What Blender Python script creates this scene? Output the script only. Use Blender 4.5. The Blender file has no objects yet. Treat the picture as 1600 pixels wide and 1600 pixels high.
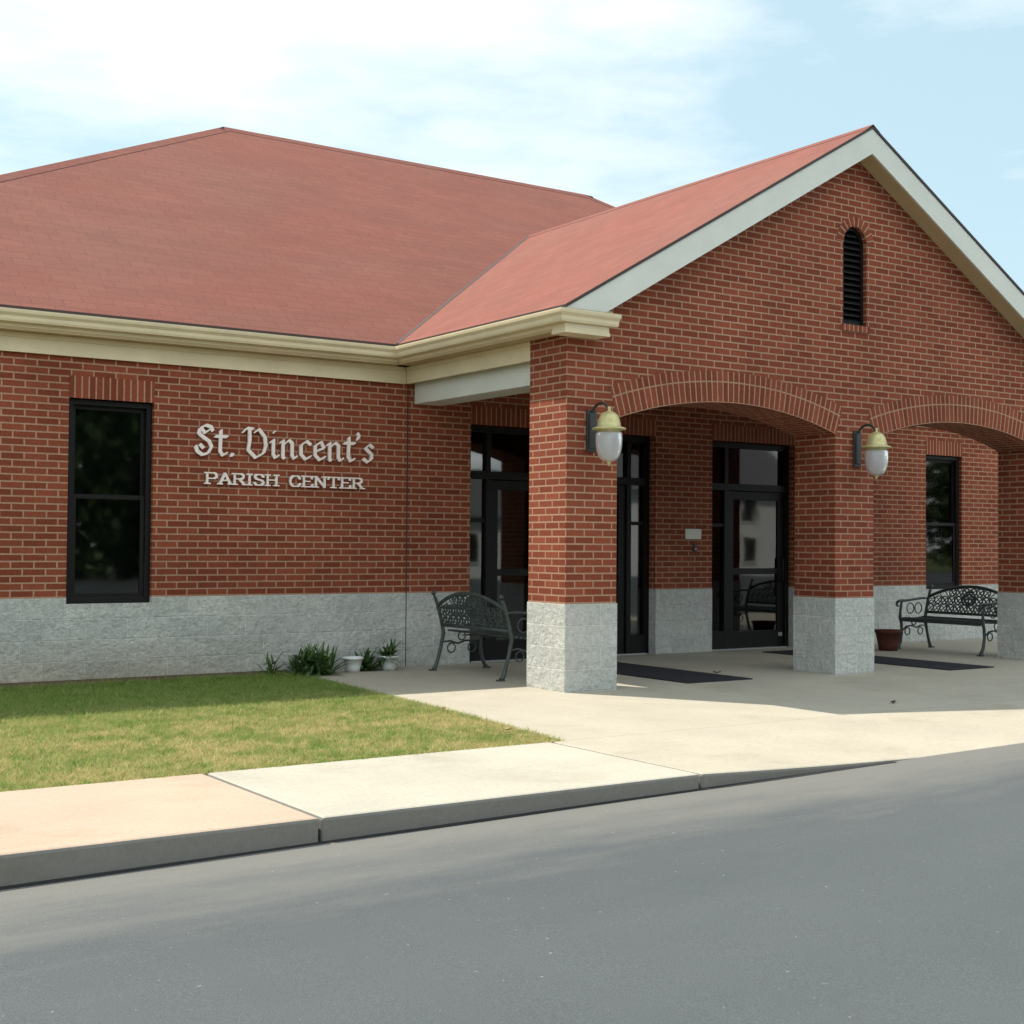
import bpy, bmesh, math, random
import numpy as np
from mathutils import Vector, Matrix
random.seed(7)
rng = np.random.default_rng(7)
S = bpy.context.scene
COL = S.collection

# ------------------------------------------------------------------ camera
YAW, PIT, ROL = math.radians(33.99), math.radians(1.403), math.radians(0.462)
F = Vector((math.sin(YAW)*math.cos(PIT), math.cos(YAW)*math.cos(PIT), math.sin(PIT)))
R = Vector((math.cos(YAW), -math.sin(YAW), 0.0)); U = R.cross(F)
R2 = R*math.cos(ROL) + U*math.sin(ROL); U2 = -R*math.sin(ROL) + U*math.cos(ROL)
cd = bpy.data.cameras.new('camera'); cam = bpy.data.objects.new('camera', cd); COL.objects.link(cam)
M = Matrix(((R2.x, U2.x, -F.x), (R2.y, U2.y, -F.y), (R2.z, U2.z, -F.z))).to_4x4()
M.translation = (-7.39, -10.081, 1.336); cam.matrix_world = M
cd.sensor_width = 36.0; cd.lens = 2135.33/1600*36.0; cd.clip_start = 0.05; cd.clip_end = 3000
S.camera = cam

# ------------------------------------------------------------------ light
SX, SY = 0.355, 0.63                                   # horizontal shadow run per metre of height
to_sun = Vector((-SX, SY, 1.0)).normalized()
EL = math.asin(to_sun.z); AZ = math.atan2(to_sun.x, to_sun.y)
sd = bpy.data.lights.new('sun', 'SUN'); sun = bpy.data.objects.new('sun', sd); COL.objects.link(sun)
sd.energy = 5.0; sd.angle = math.radians(0.5); sd.color = (1.0, 0.925, 0.81)
sun.rotation_euler = to_sun.to_track_quat('Z', 'Y').to_euler(); sun.location = (0, 0, 30)
W = bpy.data.worlds.new('World'); S.world = W; W.use_nodes = True
nt = W.node_tree; N = nt.nodes; L = nt.links; N.clear()
out = N.new('ShaderNodeOutputWorld'); bg = N.new('ShaderNodeBackground'); sky = N.new('ShaderNodeTexSky')
sky.sky_type = 'NISHITA'; sky.sun_disc = False; sky.sun_elevation = EL; sky.sun_rotation = AZ
sky.air_density = 1.0; sky.dust_density = 1.6; sky.ozone_density = 1.6
tc = N.new('ShaderNodeTexCoord'); mp = N.new('ShaderNodeMapping'); mp.inputs['Scale'].default_value = (1.6, 1.6, 5.5)
mp.inputs['Location'].default_value = (0.35, 0.1, 0.0)
nz = N.new('ShaderNodeTexNoise'); nz.inputs['Scale'].default_value = 1.7; nz.inputs['Detail'].default_value = 7; nz.inputs['Roughness'].default_value = 0.55
rp = N.new('ShaderNodeValToRGB'); rp.color_ramp.elements[0].position = 0.46; rp.color_ramp.elements[1].position = 0.72; mc = N.new('ShaderNodeMix'); mc.data_type = 'RGBA'; mc.inputs['Factor'].default_value = 0.62; mc.inputs['B'].default_value = (4.9, 6.7, 7.1, 1)
mx = N.new('ShaderNodeMix'); mx.data_type = 'RGBA'; mx.inputs['B'].default_value = (7.6, 7.9, 7.8, 1)
L.new(tc.outputs['Generated'], mp.inputs['Vector']); L.new(mp.outputs['Vector'], nz.inputs['Vector'])
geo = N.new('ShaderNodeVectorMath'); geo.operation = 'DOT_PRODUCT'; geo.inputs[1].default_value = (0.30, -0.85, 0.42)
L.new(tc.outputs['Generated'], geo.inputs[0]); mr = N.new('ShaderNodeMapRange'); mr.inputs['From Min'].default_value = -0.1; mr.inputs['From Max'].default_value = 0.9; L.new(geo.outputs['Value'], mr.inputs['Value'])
cc = N.new('ShaderNodeMix'); cc.data_type = 'RGBA'; cc.inputs['A'].default_value = (7.9, 8.2, 8.1, 1); cc.inputs['B'].default_value = (31.0, 31.5, 31.0, 1)  # unseen clouds behind the camera brightened as added fill for shaded faces
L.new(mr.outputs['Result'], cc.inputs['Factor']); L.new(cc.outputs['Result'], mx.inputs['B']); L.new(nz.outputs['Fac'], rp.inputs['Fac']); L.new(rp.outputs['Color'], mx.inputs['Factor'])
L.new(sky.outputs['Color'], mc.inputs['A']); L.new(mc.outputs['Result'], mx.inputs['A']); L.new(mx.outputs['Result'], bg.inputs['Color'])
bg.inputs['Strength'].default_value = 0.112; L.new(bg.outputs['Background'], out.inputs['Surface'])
S.view_settings.view_transform = 'Standard'; S.view_settings.look = 'None'; S.view_settings.gamma = 1.0
S.view_settings.exposure = 0.46
S.render.engine = 'CYCLES'
S.cycles.max_bounces = 6; S.cycles.diffuse_bounces = 4; S.cycles.glossy_bounces = 3; S.cycles.transparent_max_bounces = 8
try: S.cycles.use_denoising = True
except Exception: pass

# ------------------------------------------------------------------ materials
def mat(name, base=(0.5, 0.5, 0.5), rough=0.7, spec=0.4, metal=0.0):
    m = bpy.data.materials.new(name); m.use_nodes = True
    b = m.node_tree.nodes['Principled BSDF']
    b.inputs['Base Color'].default_value = (*base, 1); b.inputs['Roughness'].default_value = rough
    b.inputs['Specular IOR Level'].default_value = spec; b.inputs['Metallic'].default_value = metal
    return m, m.node_tree, b
def nd(t, kind, **kw):
    n = t.nodes.new(kind)
    for k, v in kw.items():
        if k in n.inputs: n.inputs[k].default_value = v
        else: setattr(n, k, v)
    return n
def mixc(t, fac, a, b, blend='MIX'):
    n = t.nodes.new('ShaderNodeMix'); n.data_type = 'RGBA'; n.blend_type = blend
    for sock, v in (('Factor', fac), ('A', a), ('B', b)):
        s = n.inputs[sock] if sock != 'Factor' else n.inputs['Factor']
        if isinstance(v, bpy.types.NodeSocket): t.links.new(v, s)
        elif isinstance(v, (int, float)): s.default_value = v
        else: s.default_value = (*v, 1)
    return n.outputs['Result']
def ramp(t, src, p0, p1, c0=(0, 0, 0), c1=(1, 1, 1)):
    n = t.nodes.new('ShaderNodeValToRGB'); e = n.color_ramp.elements
    e[0].position = p0; e[1].position = p1; e[0].color = (*c0, 1); e[1].color = (*c1, 1)
    t.links.new(src, n.inputs['Fac']); return n.outputs['Color']
def noise(t, scale, detail=4, rough=0.6, vec=None, stretch=None):
    n = nd(t, 'ShaderNodeTexNoise', Scale=scale, Detail=detail, Roughness=rough)
    c = t.nodes.new('ShaderNodeTexCoord'); v = vec or c.outputs['Object']
    if stretch:
        m = nd(t, 'ShaderNodeMapping'); m.inputs['Scale'].default_value = stretch; t.links.new(v, m.inputs['Vector']); v = m.outputs['Vector']
    t.links.new(v, n.inputs['Vector']); return n.outputs['Fac']
def bump(t, b, height, strength=0.5, dist=0.01, normal=None):
    n = nd(t, 'ShaderNodeBump', Strength=strength, Distance=dist)
    t.links.new(height, n.inputs['Height'])
    if normal: t.links.new(normal, n.inputs['Normal'])
    t.links.new(n.outputs['Normal'], b.inputs['Normal']); return n.outputs['Normal']

def nd_map(t, s, a, b_):
    n = t.nodes.new('ShaderNodeMapRange'); n.inputs['From Min'].default_value = a; n.inputs['From Max'].default_value = b_; t.links.new(s, n.inputs['Value']); return n.outputs['Result']
def mul(t, s, k):
    n = nd(t, 'ShaderNodeMath', operation='MULTIPLY'); t.links.new(s, n.inputs[0]); n.inputs[1].default_value = k; return n.outputs[0]
def brick_mat(name, bw, rh, mortar, c1, c2, cm, offset=0.5, bumpd=0.006):
    m, t, b = mat(name, rough=0.85, spec=0.2)
    uv = t.nodes.new('ShaderNodeUVMap').outputs['UV']
    br = nd(t, 'ShaderNodeTexBrick', Scale=1.0); br.offset = offset; br.squash = 1.0
    br.inputs['Brick Width'].default_value = bw; br.inputs['Row Height'].default_value = rh
    br.inputs['Mortar Size'].default_value = mortar; br.inputs['Mortar Smooth'].default_value = 0.12; br.inputs['Bias'].default_value = 0.0
    br.inputs['Color1'].default_value = (*c1, 1); br.inputs['Color2'].default_value = (*c2, 1); br.inputs['Mortar'].default_value = (*cm, 1)
    t.links.new(uv, br.inputs['Vector'])
    col = br.outputs['Color']
    n1 = noise(t, 0.9, 5, 0.6); col = mixc(t, ramp(t, n1, 0.35, 0.7), col, mixc(t, 1.0, col, (0.74, 0.72, 0.72), 'MULTIPLY'))
    n2 = noise(t, 38, 4, 0.7); col = mixc(t, 0.5, col, mixc(t, 1.0, col, ramp(t, n2, 0.25, 0.75, (0.55, 0.55, 0.55), (1.35, 1.35, 1.35)), 'MULTIPLY'))
    t.links.new(col, b.inputs['Base Color'])
    inv = nd(t, 'ShaderNodeMath', operation='SUBTRACT'); inv.inputs[0].default_value = 1.0; t.links.new(br.outputs['Fac'], inv.inputs[1])
    add = nd(t, 'ShaderNodeMath', operation='MULTIPLY_ADD'); t.links.new(n2, add.inputs[0]); add.inputs[1].default_value = 0.25; t.links.new(inv.outputs[0], add.inputs[2])
    bump(t, b, add.outputs[0], 0.8, bumpd)
    return m
BR1, BR2, BRM = (0.195, 0.046, 0.022), (0.285, 0.072, 0.036), (0.43, 0.252, 0.165)
M_brick = brick_mat('red_brick', 0.213, 0.0677, 0.0080, BR1, BR2, BRM)
M_soldier = brick_mat('upright_brick', 0.0677, 4.0, 0.0080, BR1, BR2, BRM, 0.0)
M_ring = brick_mat('arch_brick', 0.0700, 0.205, 0.0080, BR1, BR2, BRM, 0.0)

def block_mat():
    m, t, b = mat('split_face_block', rough=0.9, spec=0.15)
    uv = t.nodes.new('ShaderNodeUVMap').outputs['UV']
    br = nd(t, 'ShaderNodeTexBrick', Scale=1.0); br.offset = 0.5
    br.inputs['Brick Width'].default_value = 0.406; br.inputs['Row Height'].default_value = 0.2009
    br.inputs['Mortar Size'].default_value = 0.007; br.inputs['Mortar Smooth'].default_value = 0.3
    br.inputs['Color1'].default_value = (0.57, 0.575, 0.535, 1); br.inputs['Color2'].default_value = (0.66, 0.655, 0.61, 1); br.inputs['Mortar'].default_value = (0.74, 0.73, 0.69, 1)
    t.links.new(uv, br.inputs['Vector']); col = br.outputs['Color']
    n1 = noise(t, 26, 6, 0.75); col = mixc(t, 1.0, col, ramp(t, n1, 0.25, 0.75, (0.66, 0.66, 0.66), (1.24, 1.24, 1.24)), 'MULTIPLY')
    n0 = noise(t, 1.3, 3, 0.6); col = mixc(t, ramp(t, n0, 0.4, 0.75), col, mixc(t, 1.0, col, (0.86, 0.88, 0.90), 'MULTIPLY'))
    # soil splashed on the lowest course
    g = t.nodes.new('ShaderNodeNewGeometry'); sp = t.nodes.new('ShaderNodeSeparateXYZ'); t.links.new(g.outputs['Position'], sp.inputs[0])
    ns = noise(t, 7, 5, 0.7); ad = nd(t, 'ShaderNodeMath', operation='MULTIPLY_ADD'); t.links.new(ns, ad.inputs[0]); ad.inputs[1].default_value = -0.35; t.links.new(sp.outputs['Z'], ad.inputs[2])
    low = nd_map(t, ad.outputs[0], 0.30, -0.20); west = nd_map(t, sp.outputs['X'], -0.3, -3.0)
    pr = nd(t, 'ShaderNodeMath', operation='MULTIPLY'); t.links.new(low, pr.inputs[0]); t.links.new(west, pr.inputs[1])
    col = mixc(t, mul(t, pr.outputs[0], 0.75), col, mixc(t, 1.0, col, (0.72, 0.62, 0.47), 'MULTIPLY'))
    t.links.new(col, b.inputs['Base Color'])
    n2 = noise(t, 9, 7, 0.72)
    s1 = nd(t, 'ShaderNodeMath', operation='MULTIPLY_ADD'); t.links.new(br.outputs['Fac'], s1.inputs[0]); s1.inputs[1].default_value = -0.18; t.links.new(n2, s1.inputs[2])
    bump(t, b, s1.outputs[0], 1.0, 0.06); return m
M_block = block_mat()

def shingle_mat():
    m, t, b = mat('red_shingle', rough=0.92, spec=0.15)
    uv = t.nodes.new('ShaderNodeUVMap').outputs['UV']
    br = nd(t, 'ShaderNodeTexBrick', Scale=1.0); br.offset = 0.37
    br.inputs['Brick Width'].default_value = 0.31; br.inputs['Row Height'].default_value = 0.142
    br.inputs['Mortar Size'].default_value = 0.006; br.inputs['Mortar Smooth'].default_value = 0.4
    br.inputs['Color1'].default_value = (0.205, 0.074, 0.057, 1); br.inputs['Color2'].default_value = (0.222, 0.082, 0.063, 1); br.inputs['Mortar'].default_value = (0.172, 0.063, 0.049, 1)
    t.links.new(uv, br.inputs['Vector']); col = br.outputs['Color']
    n1 = noise(t, 0.5, 4, 0.6); col = mixc(t, ramp(t, n1, 0.4, 0.7), col, mixc(t, 1.0, col, (0.95, 1.10, 1.10), 'MULTIPLY'))
    n3 = noise(t, 1.6, 5, 0.65, stretch=(0.4, 1.5, 1.5)); col = mixc(t, 0.42, col, mixc(t, 1.0, col, ramp(t, n3, 0.3, 0.7, (0.80, 0.84, 0.84), (1.16, 1.12, 1.12)), 'MULTIPLY'))
    n2 = noise(t, 60, 3, 0.7); col = mixc(t, 0.5, col, mixc(t, 1.0, col, ramp(t, n2, 0.3, 0.7, (0.7, 0.7, 0.7), (1.25, 1.25, 1.25)), 'MULTIPLY'))
    t.links.new(col, b.inputs['Base Color'])
    s1 = nd(t, 'ShaderNodeMath', operation='MULTIPLY_ADD'); t.links.new(br.outputs['Fac'], s1.inputs[0]); s1.inputs[1].default_value = -1.0; t.links.new(n2, s1.inputs[2])
    bump(t, b, s1.outputs[0], 0.4, 0.008); return m
M_shingle = shingle_mat()

def plain(name, base, rough=0.6, spec=0.4, metal=0.0, var=0.12, vs=6, bs=0.15, bsc=40):
    m, t, b = mat(name, base, rough, spec, metal)
    n = noise(t, vs, 5, 0.65)
    c = ramp(t, n, 0.25, 0.75, tuple(x*(1-var) for x in base), tuple(min(1, x*(1+var)) for x in base))
    t.links.new(c, b.inputs['Base Color'])
    if bs: bump(t, b, noise(t, bsc, 4, 0.6), bs, 0.004)
    return m
M_trim = plain('cream_trim', (0.66, 0.56, 0.37), 0.5, 0.4, var=0.10, vs=3, bs=0.03)
M_white = plain('white_board', (0.62, 0.625, 0.56), 0.5, 0.4, var=0.06, vs=3, bs=0.03)
M_soffit = plain('tan_soffit', (0.46, 0.35, 0.20), 0.7, 0.3, var=0.08, vs=3, bs=0.03)
M_pceil = plain('shade_brown_board', (0.15, 0.10, 0.06), 0.8, 0.2, bs=0.05)  # dark brown stands in for deep shade on porch ceiling and right beam
M_drip = plain('dark_drip_and_shade_line', (0.045, 0.03, 0.028), 0.6, 0.4, bs=0.03)
M_bronze = plain('dark_bronze', (0.007, 0.0065, 0.006), 0.5, 0.22, var=0.2, bs=0.02)
M_iron = plain('dark_green_iron', (0.042, 0.055, 0.050), 0.45, 0.5, var=0.5, vs=25, bs=0.25, bsc=90)
M_brass = plain('aged_brass', (0.52, 0.46, 0.22), 0.42, 0.5, 0.35, var=0.2, vs=18, bs=0.08)
M_lampblack = plain('lamp_dark_metal', (0.03, 0.032, 0.03), 0.5, 0.5, bs=0.03)
M_alu = plain('aluminium', (0.55, 0.55, 0.55), 0.35, 0.5, 0.8, bs=0.03)
M_letter = plain('cast_letter_metal', (0.80, 0.70, 0.65), 0.45, 0.5, 0.0, var=0.08, vs=9, bs=0.04)
M_mat = plain('charcoal_mat', (0.030, 0.030, 0.034), 0.95, 0.1, var=0.35, vs=70, bs=0.8, bsc=160)
M_terra = plain('dark_terracotta', (0.10, 0.035, 0.025), 0.8, 0.2, var=0.2, vs=12, bs=0.2)
M_potwhite = plain('white_plastic', (0.70, 0.72, 0.70), 0.45, 0.4, var=0.05, bs=0.02)
M_soil = plain('soil', (0.10, 0.07, 0.045), 0.95, 0.1, var=0.5, vs=22, bs=1.0, bsc=30)
M_plaster = plain('painted_wall', (0.40, 0.37, 0.30), 0.8, 0.2, bs=0.05)
M_intfloor = plain('carpet', (0.06, 0.045, 0.04), 0.95, 0.1, bs=0.2)
M_curtain = plain('pale_curtain', (0.62, 0.60, 0.52), 0.9, 0.1, var=0.08, vs=5, bs=0.05)
M_joint = plain('sealant', (0.07, 0.045, 0.035), 0.8, 0.2, bs=0.05)
M_bark = plain('bark', (0.10, 0.075, 0.055), 0.9, 0.1, var=0.4, vs=12, bs=0.8, bsc=20)
M_plaque = plain('pale_plaque', (0.62, 0.60, 0.54), 0.5, 0.4, var=0.05, bs=0.02)

def concrete(name, c, tint):
    m, t, b = mat(name, c, 0.85, 0.25)
    n1 = noise(t, 1.1, 6, 0.65); n2 = noise(t, 34, 5, 0.7); n3 = noise(t, 130, 2, 0.6)
    col = ramp(t, n1, 0.3, 0.72, tuple(x*0.88 for x in c), tuple(x*y for x, y in zip(c, tint)))
    col = mixc(t, 1.0, col, ramp(t, n2, 0.2, 0.8, (0.86, 0.86, 0.86), (1.10, 1.10, 1.10)), 'MULTIPLY')
    col = mixc(t, ramp(t, n3, 0.68, 0.74), col, mixc(t, 1.0, col, (0.78, 0.76, 0.72), 'MULTIPLY'))
    sp = noise(t, 0.9, 6, 0.72); col = mixc(t, ramp(t, sp, 0.54, 0.70), col, mixc(t, 1.0, col, (0.87, 0.845, 0.80), 'MULTIPLY'))
    br_ = noise(t, 26, 3, 0.6, stretch=(9.0, 0.35, 1)); col = mixc(t, 1.0, col, ramp(t, br_, 0.3, 0.7, (0.955, 0.955, 0.955), (1.035, 1.035, 1.035)), 'MULTIPLY')
    t.links.new(col, b.inputs['Base Color']); bump(t, b, n3, 0.25, 0.004); return m
M_conc = concrete('pale_concrete', (0.385, 0.36, 0.302), (1.06, 1.06, 1.05))
M_floor = concrete('warm_concrete', (0.375, 0.34, 0.275), (1.06, 1.06, 1.05))
M_conc2 = concrete('tan_concrete', (0.40, 0.315, 0.245), (1.06, 1.03, 1.0))
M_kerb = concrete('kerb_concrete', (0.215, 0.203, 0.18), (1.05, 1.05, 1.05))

def asphalt():
    m, t, b = mat('asphalt', (0.12, 0.12, 0.125), 0.88, 0.3)
    n1 = noise(t, 0.35, 6, 0.6, stretch=(0.5, 1.6, 1)); n2 = noise(t, 170, 3, 0.7); n3 = noise(t, 3.0, 6, 0.7)
    col = ramp(t, n1, 0.3, 0.7, (0.062, 0.071, 0.0755), (0.077, 0.086, 0.091))
    col = mixc(t, 1.0, col, ramp(t, n2, 0.2, 0.8, (0.5, 0.5, 0.5), (1.5, 1.5, 1.5)), 'MULTIPLY')
    col = mixc(t, 0.42, col, mixc(t, 1.0, col, ramp(t, n3, 0.3, 0.7, (0.94, 0.94, 0.94), (1.05, 1.05, 1.05)), 'MULTIPLY'))
    # dust washed along the kerb
    g = t.nodes.new('ShaderNodeNewGeometry'); sp = t.nodes.new('ShaderNodeSeparateXYZ'); t.links.new(g.outputs['Position'], sp.inputs[0])
    n4 = noise(t, 1.3, 5, 0.7, stretch=(0.5, 2.0, 1)); a = nd(t, 'ShaderNodeMath', operation='MULTIPLY_ADD'); t.links.new(n4, a.inputs[0]); a.inputs[1].default_value = 1.6; t.links.new(sp.outputs['Y'], a.inputs[2])
    r1 = ramp(t, nd_map(t, a.outputs[0], -4.6, -3.3), 0.25, 0.9)
    col = mixc(t, mul(t, r1, 0.42), col, (0.235, 0.215, 0.185))
    # pale grit specks
    n5 = noise(t, 46, 2, 0.5); col = mixc(t, ramp(t, n5, 0.74, 0.78), col, (0.26, 0.26, 0.25))
    t.links.new(col, b.inputs['Base Color']); bump(t, b, n2, 0.6, 0.006); return m
M_asph = asphalt()

def leafy(name, dark, light, rough=0.6, trans=0.25):
    m, t, b = mat(name, dark, rough, 0.3)
    g = t.nodes.new('ShaderNodeNewGeometry')
    col = ramp(t, g.outputs['Random Per Island'], 0.0, 1.0, dark, light); t.links.new(col, b.inputs['Base Color'])
    if trans:
        tr = t.nodes.new('ShaderNodeBsdfTranslucent'); t.links.new(col, tr.inputs['Color'])
        ms = t.nodes.new('ShaderNodeMixShader'); ms.inputs[0].default_value = trans
        t.links.new(b.outputs[0], ms.inputs[1]); t.links.new(tr.outputs[0], ms.inputs[2]); t.links.new(ms.outputs[0], t.nodes['Material Output'].inputs['Surface'])
    return m
M_leaf = leafy('tree_leaf', (0.02, 0.045, 0.015), (0.07, 0.11, 0.03))
M_plant = leafy('plant_leaf', (0.03, 0.07, 0.02), (0.12, 0.20, 0.06))
def grass_mat():
    m, t, b = mat('dry_grass', (0.1, 0.12, 0.03), 0.7, 0.2)
    g = t.nodes.new('ShaderNodeNewGeometry')
    c1 = ramp(t, g.outputs['Random Per Island'], 0.0, 1.0, (0.11, 0.21, 0.038), (0.31, 0.39, 0.10))
    c2 = ramp(t, g.outputs['Random Per Island'], 0.0, 1.0, (0.45, 0.36, 0.16), (0.72, 0.585, 0.31))
    n = noise(t, 2.2, 5, 0.75, stretch=(0.6, 1, 1)); n2 = noise(t, 9, 3, 0.6)
    f = mixc(t, 0.45, ramp(t, n, 0.43, 0.58), ramp(t, n2, 0.44, 0.56))
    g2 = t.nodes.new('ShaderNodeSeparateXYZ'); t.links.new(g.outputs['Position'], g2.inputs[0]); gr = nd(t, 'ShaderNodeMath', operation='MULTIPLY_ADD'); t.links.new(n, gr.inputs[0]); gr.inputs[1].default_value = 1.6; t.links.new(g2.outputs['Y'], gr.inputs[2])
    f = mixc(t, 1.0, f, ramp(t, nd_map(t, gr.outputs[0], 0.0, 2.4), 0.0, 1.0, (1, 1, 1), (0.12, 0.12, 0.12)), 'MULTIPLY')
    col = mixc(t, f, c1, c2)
    n4 = noise(t, 5, 4, 0.7); col = mixc(t, ramp(t, n4, 0.52, 0.66), col, mixc(t, 1.0, col, (0.62, 0.74, 0.6), 'MULTIPLY'))
    t.links.new(col, b.inputs['Base Color'])
    tr = t.nodes.new('ShaderNodeBsdfTranslucent'); t.links.new(col, tr.inputs['Color'])
    ms = t.nodes.new('ShaderNodeMixShader'); ms.inputs[0].default_value = 0.4
    t.links.new(b.outputs[0], ms.inputs[1]); t.links.new(tr.outputs[0], ms.inputs[2]); t.links.new(ms.outputs[0], t.nodes['Material Output'].inputs['Surface'])
    return m
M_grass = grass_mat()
M_turfbase = plain('turf_soil', (0.20, 0.17, 0.075), 0.95, 0.1, var=0.4, vs=9, bs=0.6, bsc=60)
M_field = plain('far_lawn', (0.07, 0.10, 0.03), 0.9, 0.1, var=0.3, vs=0.2, bs=0.3, bsc=20)

def glass_mat():
    m = bpy.data.materials.new('tinted_glass'); m.use_nodes = True; t = m.node_tree; t.nodes.remove(t.nodes['Principled BSDF'])
    fr = nd(t, 'ShaderNodeFresnel', IOR=1.52); tr = nd(t, 'ShaderNodeBsdfTransparent'); tr.inputs['Color'].default_value = (0.38, 0.41, 0.40, 1)
    gl = nd(t, 'ShaderNodeBsdfGlossy', Roughness=0.03); gl.inputs['Color'].default_value = (1, 1, 1, 1)
    g2 = nd(t, 'ShaderNodeMath', operation='MULTIPLY_ADD'); t.links.new(fr.outputs[0], g2.inputs[0]); g2.inputs[1].default_value = 1.3; g2.inputs[2].default_value = 0.015
    ms = t.nodes.new('ShaderNodeMixShader'); t.links.new(g2.outputs[0], ms.inputs[0]); t.links.new(tr.outputs[0], ms.inputs[1]); t.links.new(gl.outputs[0], ms.inputs[2])
    bp = nd(t, 'ShaderNodeBump', Strength=0.05, Distance=0.02); t.links.new(noise(t, 1.6, 2, 0.4), bp.inputs['Height']); t.links.new(bp.outputs[0], gl.inputs['Normal'])
    t.links.new(ms.outputs[0], t.nodes['Material Output'].inputs['Surface']); return m
M_glass = glass_mat()
def jar_mat():
    m, t, b = mat('frosted_jar_glass', (0.62, 0.62, 0.64), 0.28, 0.5)
    b.inputs['Transmission Weight'].default_value = 0.45; b.inputs['IOR'].default_value = 1.3
    bump(t, b, noise(t, 30, 2, 0.5), 0.1, 0.004); return m
M_jar = jar_mat()

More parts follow.
